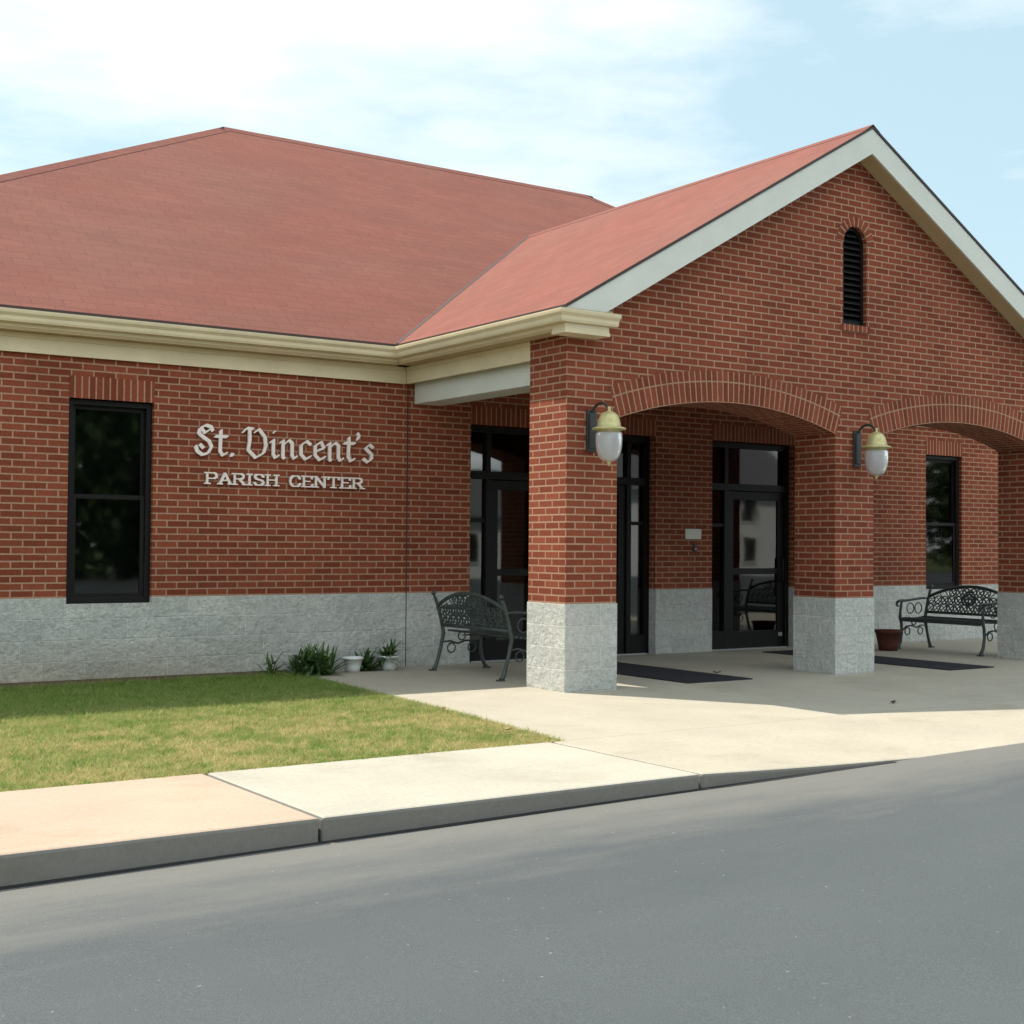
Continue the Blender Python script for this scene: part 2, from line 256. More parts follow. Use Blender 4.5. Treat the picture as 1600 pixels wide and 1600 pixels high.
# ------------------------------------------------------------------ mesh helpers
class MB:
    def __init__(s): s.v = []; s.f = []; s.uv = []; s.mi = []; s.sm = []
    def face(s, pts, uv=None, mi=0, smooth=False):
        i = len(s.v); s.v += [tuple(p) for p in pts]; s.f.append(tuple(range(i, i+len(pts))))
        if uv is None:
            P = [Vector(p) for p in pts]; n = Vector((0, 0, 0))
            for k in range(len(P)): n += P[k].cross(P[(k+1) % len(P)])
            n = n.normalized() if n.length > 0 else Vector((0, 0, 1))
            if abs(n.z) > 0.985: uv = [(p[0], p[1]) for p in pts]
            else:
                u = Vector((0, 0, 1)).cross(n).normalized(); w = n.cross(u)
                uv = [(Vector(p).dot(u), Vector(p).dot(w)) for p in pts]
        s.uv.append(uv); s.mi.append(mi); s.sm.append(smooth)
    def box(s, x0, x1, y0, y1, z0, z1, mi=0, skip=''):
        if 'f' not in skip: s.face([(x0, y0, z0), (x1, y0, z0), (x1, y0, z1), (x0, y0, z1)], mi=mi)
        if 'b' not in skip: s.face([(x1, y1, z0), (x0, y1, z0), (x0, y1, z1), (x1, y1, z1)], mi=mi)
        if 'l' not in skip: s.face([(x0, y1, z0), (x0, y0, z0), (x0, y0, z1), (x0, y1, z1)], mi=mi)
        if 'r' not in skip: s.face([(x1, y0, z0), (x1, y1, z0), (x1, y1, z1), (x1, y0, z1)], mi=mi)
        if 't' not in skip: s.face([(x0, y0, z1), (x1, y0, z1), (x1, y1, z1), (x0, y1, z1)], mi=mi)
        if 'd' not in skip: s.face([(x0, y1, z0), (x1, y1, z0), (x1, y0, z0), (x0, y0, z0)], mi=mi)
        return s
    def prism(s, poly, y0, y1, mi=0):      # poly in XZ, counter-clockwise seen from -Y
        s.face([(x, y0, z) for x, z in poly], mi=mi); s.face([(x, y1, z) for x, z in reversed(poly)], mi=mi)
        for k in range(len(poly)):
            a, b = poly[k], poly[(k+1) % len(poly)]
            s.face([(a[0], y0, a[1]), (a[0], y1, a[1]), (b[0], y1, b[1]), (b[0], y0, b[1])], mi=mi)
        return s
    def tube(s, path, rad, n=8, mi=0, caps=True, flat=1.0):
        P = [Vector(p) for p in path]; rr = rad if isinstance(rad, (list, tuple)) else [rad]*len(P); rings = []
        prev = None
        for k, p in enumerate(P):
            d = (P[min(k+1, len(P)-1)] - P[max(k-1, 0)]).normalized()
            if prev is None:
                a = Vector((0, 0, 1)) if abs(d.z) < 0.9 else Vector((1, 0, 0)); e = d.cross(a).normalized()
            else: e = (prev - d*prev.dot(d)).normalized()
            prev = e; f = d.cross(e)
            rings.append([p + (e*math.cos(2*math.pi*j/n) + f*math.sin(2*math.pi*j/n)*flat)*rr[k] for j in range(n)])
        for k in range(len(rings)-1):
            for j in range(n):
                j2 = (j+1) % n; s.face([rings[k][j], rings[k][j2], rings[k+1][j2], rings[k+1][j]], mi=mi, smooth=True)
        if caps: s.face(list(reversed(rings[0])), mi=mi); s.face(rings[-1], mi=mi)
        return s
    def lathe(s, prof, c, n=24, mi=0):      # prof: (radius, z)
        for k in range(len(prof)-1):
            (r0, z0), (r1, z1) = prof[k], prof[k+1]
            for j in range(n):
                a, b = 2*math.pi*j/n, 2*math.pi*(j+1)/n
                q = [(c[0]+r0*math.cos(a), c[1]+r0*math.sin(a), c[2]+z0), (c[0]+r0*math.cos(b), c[1]+r0*math.sin(b), c[2]+z0),
                     (c[0]+r1*math.cos(b), c[1]+r1*math.sin(b), c[2]+z1), (c[0]+r1*math.cos(a), c[1]+r1*math.sin(a), c[2]+z1)]
                if r0 < 1e-6: q = [q[0], q[2], q[3]]
                elif r1 < 1e-6: q = q[:3]
                s.face(q, mi=mi, smooth=True)
        return s
    def build(s, name, mats, parent=None, label=None, weld=True, bevel=0, origin=None):
        me = bpy.data.meshes.new(name)
        o0 = Vector(origin) if origin is not None else Vector((0, 0, 0))
        me.from_pydata([tuple(Vector(v)-o0) for v in s.v], [], s.f)
        lay = me.uv_layers.new(name='UVMap'); flat = [c for u in s.uv for p in u for c in p]; lay.data.foreach_set('uv', flat)
        for m in (mats if isinstance(mats, (list, tuple)) else [mats]): me.materials.append(m)
        me.polygons.foreach_set('material_index', s.mi); me.polygons.foreach_set('use_smooth', s.sm)
        if weld:
            bm = bmesh.new(); bm.from_mesh(me); bmesh.ops.remove_doubles(bm, verts=bm.verts, dist=1e-5); bm.to_mesh(me); bm.free()
        me.update()
        o = bpy.data.objects.new(name, me); COL.objects.link(o); o.location = o0
        if parent is not None: o.parent = parent
        if label: o['label'] = label
        if bevel:
            md = o.modifiers.new('bevel', 'BEVEL'); md.width = bevel; md.segments = 2; md.limit_method = 'ANGLE'
        return o
def tag(o, label, cat=None, group=None, kind=None):
    o['label'] = label
    if cat: o['category'] = cat
    if group: o['group'] = group
    if kind: o['kind'] = kind
    return o
def empty(name, loc=(0, 0, 0), rz=0):
    o = bpy.data.objects.new(name, None); o.empty_display_size = 0.2; COL.objects.link(o); o.location = loc; o.rotation_euler = (0, 0, rz); return o
def copy_tree(o, parent=None):
    c = o.copy(); COL.objects.link(c)
    if parent is not None: c.parent = parent
    for ch in list(o.children): copy_tree(ch, c)
    return c

# ------------------------------------------------------------------ the ground
D = 3.03; ZB = 0.803; ZH = 2.71
KY = -4.0
def road_z(x): return max(-0.17, min(-0.008, -0.14 + 0.013*(x+5.9)))
def drop(x, y):                                       # the dropped kerb where the walk meets the car park
    t = max(0, min(1, (x+1.93)/2.05))
    v = max(0, min(1, (-2.65-y)/1.35))
    return t*v*(road_z(x) + 0.002)
g = MB(); g.box(-900, 900, -900, 900, -0.8, -0.35, skip='d'); o = g.build('ground', M_field); o['kind'] = 'structure'; o['label'] = 'flat lawn around the building'
xs = sorted(set([-60, -30, -15, -10, -8.2, -5.9] + [x*0.25 for x in range(-24, 46)] + [12, 15, 25, 60]))
g = MB()
for a, b in zip(xs[:-1], xs[1:]):
    g.face([(a, -45, road_z(a)), (b, -45, road_z(b)), (b, KY+0.03, road_z(b)), (a, KY+0.03, road_z(a))])
o = g.build('car_park', M_asph); tag(o, 'grey asphalt car park in front of the kerb', kind='structure')
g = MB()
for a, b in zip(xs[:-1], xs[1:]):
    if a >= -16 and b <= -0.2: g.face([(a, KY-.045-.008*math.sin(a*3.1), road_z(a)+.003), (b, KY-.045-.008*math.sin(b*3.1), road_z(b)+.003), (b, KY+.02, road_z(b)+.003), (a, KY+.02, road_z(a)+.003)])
o = g.build('kerb_strip', plain('black_strip', (0.022, 0.022, 0.023), 0.7, 0.3, bs=.3)); tag(o, 'black strip where the kerb meets the asphalt', kind='structure')  # near-black strip lying on the asphalt along the kerb foot
def slab(name, x0, x1, y0, y1, material, label, kerb=False, nx=None, bottom=-0.45):
    g = MB(); nx = nx or max(1, int((x1-x0)/0.25)); ys = [y1 + (y0-y1)*k/12 for k in range(13)]
    X = [x0 + (x1-x0)*k/nx for k in range(nx+1)]
    for a, b in zip(X[:-1], X[1:]):
        for p, q in zip(ys[1:], ys[:-1]):
            g.face([(a, p, drop(a, p)), (b, p, drop(b, p)), (b, q, drop(b, q)), (a, q, drop(a, q))])
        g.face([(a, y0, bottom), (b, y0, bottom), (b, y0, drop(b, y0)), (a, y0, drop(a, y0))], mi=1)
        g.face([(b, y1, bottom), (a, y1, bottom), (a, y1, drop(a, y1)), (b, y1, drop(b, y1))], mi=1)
    for xx, fl in ((x0, 1), (x1, 0)):
        for p, q in zip(ys[1:], ys[:-1]):
            w = [(xx, q, bottom), (xx, p, bottom), (xx, p, drop(xx, p)), (xx, q, drop(xx, q))]
            g.face(w if fl else w[::-1], mi=1)
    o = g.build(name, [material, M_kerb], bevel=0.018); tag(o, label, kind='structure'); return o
GX, GY = -1.60, -2.47                                  # corner of the lawn
J = 0.008
slab('pavement', -16.0, -10.6-J, KY, GY, M_conc2, 'tan concrete pavement slab past the left edge')
slab('pavement', -10.6+J, -6.02-J, KY, GY, M_conc2, 'tan concrete pavement slab at the far left')
slab('pavement', -6.02+J, -4.40-J, KY, GY, M_conc2, 'tan concrete pavement slab left of the first joint')
slab('pavement', -4.40+J, -1.93-J, KY, GY, M_conc, 'pale concrete pavement slab beside the lawn')
slab('pavement', -1.93+J, 14.0, KY, GY, M_floor, 'pale concrete pavement with the dropped kerb')
g = MB(); z = 0.0
g.face([(-1.84, GY-.014, z), (14, GY-.014, z), (14, D+0.02, z), (-1.36, D+0.02, z), (-1.40, 2.08, z), (-1.62, -0.62, z)])
o = g.build('porch_floor', M_floor); tag(o, 'pale concrete floor running under the porch', kind='structure')
# lawn: soil sheet and blades
g = MB(); lawn = [(-16, GY, -0.012), (-1.84, GY, -0.012), (-1.62, -0.62, -0.012), (-1.40, 2.08, -0.012), (-1.36, D-0.005, -0.012), (-16, D-0.005, -0.05)]
g.face(lawn); o = g.build('lawn_soil', M_turfbase); tag(o, 'thin soil under the lawn', kind='structure')
g = MB(); n = 40
top = []; bot = []
for k in range(n+1):
    x = -12 + (10.62)*k/n
    bot.append((x, D-0.36 - 0.05*math.sin(k*1.7) - 0.04*math.sin(k*0.6), -0.002)); top.append((x, D-0.004, 0.028))
for k in range(n): g.face([bot[k], bot[k+1], top[k+1], top[k]])
o = g.build('soil_bed', M_soil); tag(o, 'strip of bare soil along the block base', kind='structure')
def edge_x(y):
    return np.where(y < -0.62, -1.84 + (y-GY)/(-0.62-GY)*0.22, np.where(y < 2.08, -1.62 + (y+0.62)/2.7*0.22, -1.40 + (y-2.08)/0.95*0.04))
def grass():
    n = 260000
    y = rng.uniform(GY-0.02, D-0.28, n); y += np.where(y < GY+.03, rng.normal(0, .012, n), 0); x = edge_x(y) + 0.02 + rng.normal(0, .015, n) - np.abs(rng.beta(0.9, 1.5, n))*6.6
    edge = np.minimum(edge_x(y)-x, y-GY)
    h = rng.uniform(0.014, 0.036, n)*(0.8+0.5*rng.random(n)); a = rng.uniform(0, 2*math.pi, n); w = rng.uniform(0.0022, 0.0048, n)
    h *= np.where(rng.random(n) < .02, 1.9, 1.0)
    # ragged tufts at the building side
    h *= np.where(y > D-0.5, 1.7, 1.0)
    lean = rng.uniform(0.2, 1.8, n)*h; la = rng.uniform(0, 2*math.pi, n)
    P = np.zeros((n, 3, 3))
    P[:, 0] = np.stack([x-np.cos(a)*w, y-np.sin(a)*w, np.full(n, -0.014)], 1); P[:, 1] = np.stack([x+np.cos(a)*w, y+np.sin(a)*w, np.full(n, -0.014)], 1)
    P[:, 2] = np.stack([x+np.cos(la)*lean, y+np.sin(la)*lean, h-0.012], 1)
    me = bpy.data.meshes.new('lawn'); me.vertices.add(n*3); me.vertices.foreach_set('co', P.reshape(-1))
    me.loops.add(n*3); me.loops.foreach_set('vertex_index', np.arange(n*3, dtype=np.int32))
    me.polygons.add(n); me.polygons.foreach_set('loop_start', np.arange(0, n*3, 3, dtype=np.int32)); me.polygons.foreach_set('loop_total', np.full(n, 3, dtype=np.int32))
    me.update(); me.validate(); me.materials.append(M_grass)
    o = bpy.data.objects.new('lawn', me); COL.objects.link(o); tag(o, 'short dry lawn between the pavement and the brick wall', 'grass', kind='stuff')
grass()

# ------------------------------------------------------------------ the building
B = empty('parish_building', (0, 0, 0))
tag(B, 'red brick building with a red hipped roof and a gabled arched entrance porch', 'building')
PW, PD, A = 0.591, 0.591, 3.538                        # porch pillars
GC = A + PW/2                                          # porch axis
PR = 2*A + PW                                          # right face of the porch
WX0, WX1 = -7.10, 12.75
OPEN = [(-3.64, -2.81, 0.745, ZH), (0.88, 3.61, 0.0, ZH), (4.55, 6.05, 0.0, ZH), (8.71, 9.52, 0.745, ZH)]
def wall_mesh(x0, x1, z0, z1, yf, yb, jog=0):
    g = MB(); X = sorted({x0, x1, *[v for o in OPEN for v in o[:2] if x0 < v < x1]}); Z = sorted({z0, z1, *[v for o in OPEN for v in o[2:] if z0 < v < z1]})
    inside = lambda a, b, c, d: any(o[0]-1e-6 <= a and b <= o[1]+1e-6 and o[2]-1e-6 <= c and d <= o[3]+1e-6 for o in OPEN)
    for a, b in zip(X[:-1], X[1:]):
        for c, d in zip(Z[:-1], Z[1:]):
            if inside(a, b, c, d): continue
            g.face([(a, yf, c), (b, yf, c), (b, yf, d), (a, yf, d)]); g.face([(b, yb, c), (a, yb, c), (a, yb, d), (b, yb, d)])
    for o in OPEN:
        c, d = max(z0, o[2]), min(z1, o[3])
        if d <= c: continue
        g.face([(o[0], yf, c), (o[0], yb, c), (o[0], yb, d), (o[0], yf, d)][::1]); g.face([(o[1], yb, c), (o[1], yf, c), (o[1], yf, d), (o[1], yb, d)])
        if abs(o[3]-d) < 1e-6: g.face([(o[0], yb, d), (o[1], yb, d), (o[1], yf, d), (o[0], yf, d)][::1])
        if z0 < o[2] < z1: g.face([(o[0], yf, o[2]), (o[1], yf, o[2]), (o[1], yb, o[2]), (o[0], yb, o[2])])
    for a, b in zip(X[:-1], X[1:]):
        if not inside(a, b, Z[-2], Z[-1]): g.face([(a, yf, z1), (b, yf, z1), (b, yb, z1), (a, yb, z1)])
    return g
YB = 13.2
g = wall_mesh(WX0, WX1, ZB, 3.30, D, D+0.30)
g.box(WX0, WX0+0.3, D+0.30, YB, ZB, 3.30); g.box(WX1-0.3, WX1, D+0.30, YB, ZB, 3.30); g.box(WX0, WX1, YB, YB+0.3, ZB, 3.30)
g.build('wall', M_brick, B)
g = wall_mesh(WX0-0.008, WX1+0.008, -0.40, ZB, D-0.008, D+0.30)
g.box(WX0-0.008, WX0+0.3, D+0.30, YB, -0.4, ZB); g.box(WX1-0.3, WX1+0.008, D+0.30, YB, -0.4, ZB); g.box(WX0-0.008, WX1+0.008, YB, YB+0.308, -0.4, ZB)
g.build('plinth', M_block, B, 'pale grey split face block base')
for (x0, x1) in ((-0.006, 0.010),):
    g = MB().box(x0+0.053, x1+0.047, D-0.0095, D+0.02, 0.0, 3.10); g.build('control_joint', M_joint, B)
for o in OPEN:
    g = MB(); g.box(o[0]-0.0, o[1]+0.0, D-0.006, D+0.10, ZH, ZH+0.212)
    g.build('lintel_course', M_soldier, B, 'upright brick course over an opening')
# inside, seen through the tinted panes
g = MB(); g.face([(WX0+0.3, 7.2, -0.02), (WX0+0.3, D+0.3, -0.02), (WX1-0.3, D+0.3, -0.02), (WX1-0.3, 7.2, -0.02)][::-1], mi=1)
g.face([(WX0+0.3, 7.2, 0), (WX1-0.3, 7.2, 0), (WX1-0.3, 7.2, 2.9), (WX0+0.3, 7.2, 2.9)]); g.face([(WX0+0.3, D+0.3, 2.9), (WX1-0.3, D+0.3, 2.9), (WX1-0.3, 7.2, 2.9), (WX0+0.3, 7.2, 2.9)][::-1])
for xx in (-0.6, 4.1, 7.4): g.box(xx, xx+0.12, D+0.3, 7.2, -0.02, 2.9)
g.build('interior', [M_plaster, M_intfloor], B)

# windows -------------------------------------------------
def frame_rect(g, x0, x1, z0, z1, y0, y1, w):
    g.box(x0, x0+w, y0, y1, z0, z1); g.box(x1-w, x1, y0, y1, z0, z1); g.box(x0+w, x1-w, y0, y1, z1-w, z1); g.box(x0+w, x1-w, y0, y1, z0, z0+w)
def window(o, mid):
    x0, x1, z0, z1 = o; y = D+0.05
    g = MB(); frame_rect(g, x0+.002, x1-.002, z0+.002, z1-.002, y, y+0.10, 0.055)
    fr = g.build('window', M_bronze, B, bevel=0.004)
    g = MB(); ym = y+0.03; frame_rect(g, x0+.058, x1-.058, mid-.018, z1-.058, ym+.026, ym+.055, 0.036); g.build('upper_sash', M_bronze, fr)
    g = MB(); frame_rect(g, x0+.058, x1-.058, z0+.058, mid+.022, ym-.010, ym+.022, 0.042); g.build('lower_sash', M_bronze, fr)
    g = MB(); g.box(x0+.095, x1-.095, ym+.036, ym+.042, mid+.01, z1-.095); g.build('pane', M_glass, fr)
    g = MB(); g.box(x0+.10, x1-.10, ym+.002, ym+.008, z0+.10, mid-.015); g.build('pane', M_glass, fr)
    return fr
w1 = window(OPEN[0], 1.775)
MB().box(OPEN[0][0]+.02, OPEN[0][1]-.02, D+.20, D+.206, .78, 2.69).build('haze_panel', plain('grey_green_haze', (0.20, 0.23, 0.19), 0.9, 0.1, bs=.05), w1)  # added panel, its grey-green gives the dark pane a painted haze
w4 = window(OPEN[3], 1.70)
g = MB(); x0, x1 = OPEN[3][:2]
for k in range(26):
    a = x0+.06+(x1-x0-.12)*k/26; b = x0+.06+(x1-x0-.12)*(k+1)/26; f = lambda q: D+0.26+0.02*math.sin(q*55)
    zb = 1.15 if 0.30 < k/26 < 1.0 else 2.15
    g.face([(a, f(a), zb), (b, f(b), zb), (b, f(b), 2.68), (a, f(a), 2.68)], smooth=True)
g.build('curtain', M_curtain, w4)

# entrance storefronts ------------------------------------
def leaf(parent, x0, x1, z1, y, handle_right):
    g = MB(); st = 0.105; zb = 0.012
    g.box(x0, x0+st, y, y+.045, zb, z1); g.box(x1-st, x1, y, y+.045, zb, z1); g.box(x0+st, x1-st, y, y+.045, z1-.11, z1); g.box(x0+st, x1-st, y, y+.045, zb, zb+.22)
    g.box(x0+st, x1-st, y+.002, y+.043, 0.98, 1.06)
    d = g.build('door', M_bronze, parent, bevel=0.004)
    g = MB().box(x0+st, x1-st, y+.018, y+.026, zb+.22, 0.98).box(x0+st, x1-st, y+.018, y+.026, 1.06, z1-.11); g.build('pane', M_glass, d)
    hx = x1-.055 if handle_right else x0+.055
    g = MB(); g.tube([(hx, y, 0.88), (hx, y-.05, 0.885), (hx, y-.055, 0.92), (hx, y-.055, 1.16), (hx, y-.05, 1.195), (hx, y, 1.20)], 0.012, 8); g.build('handle', M_bronze, d)
    g = MB().box(hx-.035, hx+.035, y-.006, y-.001, 0.15, 0.20); g.build('pivot_plate', M_alu, d)
    return d
def storefront(o, xs_, leaves, trans):
    x0, x1, z0, z1 = o; y = D+0.12; w = 0.07
    g = MB(); g.box(x0+.002, x0+w, y, y+.11, 0, z1-.002); g.box(x1-w, x1-.002, y, y+.11, 0, z1-.002); g.box(x0+w, x1-w, y, y+.11, z1-w, z1-.002)
    g.box(x0+w, x1-w, y, y+.11, trans, trans+.09)
    for m in xs_: g.box(m-.035, m+.035, y+.003, y+.107, 0, trans); g.box(m-.03, m+.03, y+.003, y+.107, trans+.09, z1-w)
    edges = [x0+w] + [v for m in xs_ for v in (m-.035, m+.035)] + [x1-w]
    bays = list(zip(edges[0::2], edges[1::2]))
    for a, b in bays:
        if not any(abs(a-l[0]) < .05 for l in leaves): g.box(a, b, y+.004, y+.106, 0, .24).box(a, b, y+.02, y+.09, 1.60, 1.645)
    fr = g.build('entrance_frame', M_bronze, B, bevel=0.003)
    for a, b in bays:
        g = MB()
        g.box(a, b, y+.05, y+.058, trans+.09, z1-w)
        if not any(abs(a-l[0]) < .05 for l in leaves): g.box(a, b, y+.05, y+.058, .24, trans)
        g.build('pane', M_glass, fr)
    g = MB().box(x0+.07, x1-.07, y-.05, y+.12, -.005, .011); g.build('threshold', M_alu, fr)
    for l in leaves: leaf(B, l[0]+.006, l[1]-.006, trans-.008, y+.03, l[2])
    return fr
storefront(OPEN[1], [1.205, 3.285], [(1.24, 2.243, True), (2.247, 3.25, False)], 2.10)
storefront(OPEN[2], [4.915], [(4.95, 5.98, True)], 2.08)

# porch pillars and gable ---------------------------------
ZS = 2.545; RISE = 0.235                                # arch spring and rise
SPAN = A-PW; AR = ((SPAN/2)**2 + RISE**2)/(2*RISE)
def arch_z(x):
    for k in (0, 1):
        c = k*A + PW + SPAN/2
        if abs(x-c) <= SPAN/2: return ZS + RISE - AR + math.sqrt(AR*AR-(x-c)**2)
    return ZS
E0, MP = -0.20, 0.578                                   # porch roof: eave x, pitch
ZE = 3.50
def roof_z(x): return ZE + MP*(x-E0) if x <= GC else ZE + MP*(2*GC-E0-x)
ZR = roof_z(GC)
for k in range(3):
    x = k*A
    g = MB().box(x, x+PW, 0, PD, ZB, ZS, skip='td'); p = g.build('pillar', M_brick, B)
    g = MB().box(x-.008, x+PW+.008, -.008, PD+.008, -.30, ZB, skip='d'); g.build('pillar_plinth', M_block, p)
VX0, VX1, VZ0, VZ1 = GC-.185, GC+.185, 3.73, 4.80       # vent opening
VS = VZ1-.185
def vent_top(x): return VS + math.sqrt(max(0, .185**2-(x-GC)**2))
X = {0.0, PR, GC}
for k in range(3): X |= {k*A, k*A+PW}
for k in (0, 1):
    c = k*A+PW+SPAN/2; X |= {c-SPAN/2+SPAN*j/36 for j in range(37)}
X |= {VX0+.37*j/14 for j in range(15)}
X = sorted(X); X = [x for i, x in enumerate(X) if i == 0 or x-X[i-1] > 1e-4]
g = MB()
for a, b in zip(X[:-1], X[1:]):
    m = (a+b)/2; inp = any(k*A-1e-4 <= m <= k*A+PW+1e-4 for k in range(3))
    za, zb = (ZS, ZS) if inp else (arch_z(a), arch_z(b)); ta, tb = roof_z(a)-.03, roof_z(b)-.03
    def fr(a, b, za, zb, ta, tb):
        g.face([(a, 0, za), (b, 0, zb), (b, 0, tb), (a, 0, ta)])
    if VX0-1e-4 <= m <= VX1+1e-4:
        fr(a, b, za, zb, VZ0, VZ0); fr(a, b, vent_top(a), vent_top(b), ta, tb)
        g.face([(a, .14, vent_top(a)), (b, .14, vent_top(b)), (b, 0, vent_top(b)), (a, 0, vent_top(a))]); g.face([(a, 0, VZ0), (b, 0, VZ0), (b, .14, VZ0), (a, .14, VZ0)])
    else: fr(a, b, za, zb, ta, tb)
    g.face([(b, PD, zb), (a, PD, za), (a, PD, ta), (b, PD, tb)])
    if not inp: g.face([(a, PD, za), (b, PD, zb), (b, 0, zb), (a, 0, za)])
for x, s_ in ((VX0, 1), (VX1, -1)):
    q = [(x, 0, VZ0), (x, .14, VZ0), (x, .14, VS), (x, 0, VS)]; g.face(q if s_ > 0 else q[::-1])
g.face([(0, PD, ZS), (0, 0, ZS), (0, 0, roof_z(0)-.03), (0, PD, roof_z(0)-.03)]); g.face([(PR, 0, ZS), (PR, PD, ZS), (PR, PD, roof_z(PR)-.03), (PR, 0, roof_z(PR)-.03)])
g.build('gable_wall', M_brick, B)
for k in (0, 1):
    c = k*A+PW+SPAN/2; zc = ZS+RISE-AR; th = math.asin(SPAN/2/AR); n = 40; g = MB(); T = 0.31; ri = AR-.003; y0, y1 = -.008, .06
    for j in range(n):
        a, b = -th+2*th*j/n, -th+2*th*(j+1)/n
        P = lambda r, t_, y: (c+r*math.sin(t_), y, zc+r*math.cos(t_))
        ua, ub = AR*a, AR*b
        g.face([P(ri, a, y0), P(ri, b, y0), P(ri+T, b, y0), P(ri+T, a, y0)], uv=[(ua, 0), (ub, 0), (ub, T), (ua, T)])
        g.face([P(ri, a, y1), P(ri, b, y1), P(ri, b, y0), P(ri, a, y0)], uv=[(ua, .1), (ub, .1), (ub, .03), (ua, .03)])
        g.face([P(ri+T, a, y0), P(ri+T, b, y0), P(ri+T, b, y1), P(ri+T, a, y1)], uv=[(ua, .1), (ub, .1), (ub, .15), (ua, .15)])
    for t_, fl in ((-th, 0), (th, 1)):
        q = [P(ri, t_, y1), P(ri, t_, y0), P(ri+T, t_, y0), P(ri+T, t_, y1)]; g.face(q if not fl else q[::-1])
    g.build('arch_ring', M_ring, B, 'segmental ring of upright bricks')
# vent: brick hood, sill, louvres
g = MB(); n = 18
for j in range(n):
    a, b = math.pi*j/n, math.pi*(j+1)/n; P = lambda r, t_, y: (GC-r*math.cos(t_), y, VS+r*math.sin(t_))
    g.face([P(.183, a, -.008), P(.183, b, -.008), P(.285, b, -.008), P(.285, a, -.008)], uv=[(.24*a, .03), (.24*b, .03), (.24*b, .19), (.24*a, .19)])
    g.face([P(.285, a, -.008), P(.285, b, -.008), P(.285, b, .03), P(.285, a, .03)]); g.face([P(.183, b, -.008), P(.183, a, -.008), P(.183, a, .03), P(.183, b, .03)])
g.build('vent_hood', M_ring, B)
g = MB().box(VX0-.03, VX1+.03, -.022, .12, VZ0-.07, VZ0-.002); g.build('vent_sill', M_soldier, B)
g = MB(); w = .035
g.box(VX0+.001, VX0+w, .05, .135, VZ0+.001, VS); g.box(VX1-w, VX1-.001, .05, .135, VZ0+.001, VS); g.box(VX0+w, VX1-w, .05, .135, VZ0+.001, VZ0+w)
for j in range(n):
    a, b = math.pi*j/n, math.pi*(j+1)/n; P = lambda r, t_, y: (GC-r*math.cos(t_), y, VS+r*math.sin(t_))
    g.face([P(.15, a, .05), P(.15, b, .05), P(.184, b, .05), P(.184, a, .05)]); g.face([P(.15, b, .05), P(.15, a, .05), P(.15, a, .135), P(.15, b, .135)])
v = g.build('vent', M_bronze, B)
g = MB()
for j in range(15):
    z = VZ0+.05+j*.066; hw = .149 if z < VS-.02 else math.sqrt(max(.0, .148**2-(z+.03-VS)**2))
    if hw < .03: continue
    g.face([(GC-hw, .055, z), (GC+hw, .055, z), (GC+hw, .12, z+.058), (GC-hw, .12, z+.058)]); g.face([(GC-hw, .12, z+.05), (GC+hw, .12, z+.05), (GC+hw, .055, z-.008), (GC-hw, .055, z-.008)]); g.face([(GC-hw, .055, z-.008), (GC+hw, .055, z-.008), (GC+hw, .055, z), (GC-hw, .055, z)])
g.face([(VX0, .138, VZ0), (VX1, .138, VZ0), (VX1, .138, VZ1), (VX0, .138, VZ1)])
g.build('louvre', M_bronze, v)

# roofs ----------------------------------------------------
YE, MM = 2.83, 0.70; RY = 8.13; RZ = ZE+MM*(RY-YE)
LC, RC = Vector((-7.38, YE, ZE)), Vector((13.0, YE, ZE)); RL, RR = Vector((-.08, RY, RZ)), Vector((6.34, RY, RZ)); YBK = 2*RY-YE
LB, RB = Vector((-7.38, YBK, ZE)), Vector((13.0, YBK, ZE))
VY = YE + (ZR-ZE)/MM                                     # where the porch ridge meets the main slope
g = MB(); EV = Vector((E0, YE, ZE)); EV2 = Vector((2*GC-E0, YE, ZE)); VT = Vector((GC, VY, ZR))
g.face([LC, EV, VT, RL]); g.face([EV2, RC, RR, VT]); g.face([VT, RR, RL])
g.face([LB, LC, RL]); g.face([RC, RB, RR]); g.face([RB, LB, RL, RR])
YF = -.25
g.face([EV, (E0, YF, ZE), (GC, YF, ZR), VT]); g.face([(2*GC-E0, YF, ZE), EV2, VT, (GC, YF, ZR)])
# shingle edge thickness
t = .032
for a, b in (((E0, YF, ZE), (GC, YF, ZR)), ((GC, YF, ZR), (2*GC-E0, YF, ZE)), (LC, EV), (EV2, RC), (EV, (E0, YF, ZE)), ((2*GC-E0, YF, ZE), EV2), (LB, LC), (RC, RB)):
    a, b = Vector(a), Vector(b); dz = Vector((0, 0, t)); g.face([a-dz, b-dz, b, a], mi=1)
g.build('roof', [M_shingle, M_drip], B, 'faded red shingle roof', weld=False)
# ridge and hip caps, valley strip
def capstrip(g, a, b, n1, n2, w=.12, lift=.014, mi=0):
    a, b = Vector(a), Vector(b); d = (b-a).normalized(); up = Vector((0, 0, lift))
    for s_, nn in ((1, n1), (-1, n2)):
        q = [a+up, b+up, b+up*0.4+nn*w, a+up*0.4+nn*w]
        if (q[1]-q[0]).cross(q[2]-q[0]).z < 0: q = q[::-1]
        g.face(q, mi=mi)
        e0, e1 = (a+up*0.4+nn*w, b+up*0.4+nn*w); g.face([e0, e1, e1-up*1.2, e0-up*1.2], mi=1); g.face([a+up, a+up*.4+nn*w, a-up], mi=1); g.face([b+up, b+up*.4+nn*w, b-up], mi=1)  # cap edges coloured dark to draw the shaded line along the ridge
def down(n): # unit vector down a plane perpendicular to its line
    return Vector(n).normalized()
g = MB()
capstrip(g, RL, RR, down((0, -1, -MM)), down((0, 1, -MM)))
capstrip(g, (GC, YF, ZR), (GC, VY+.02, ZR), down((-1, 0, -MP)), down((1, 0, -MP)))
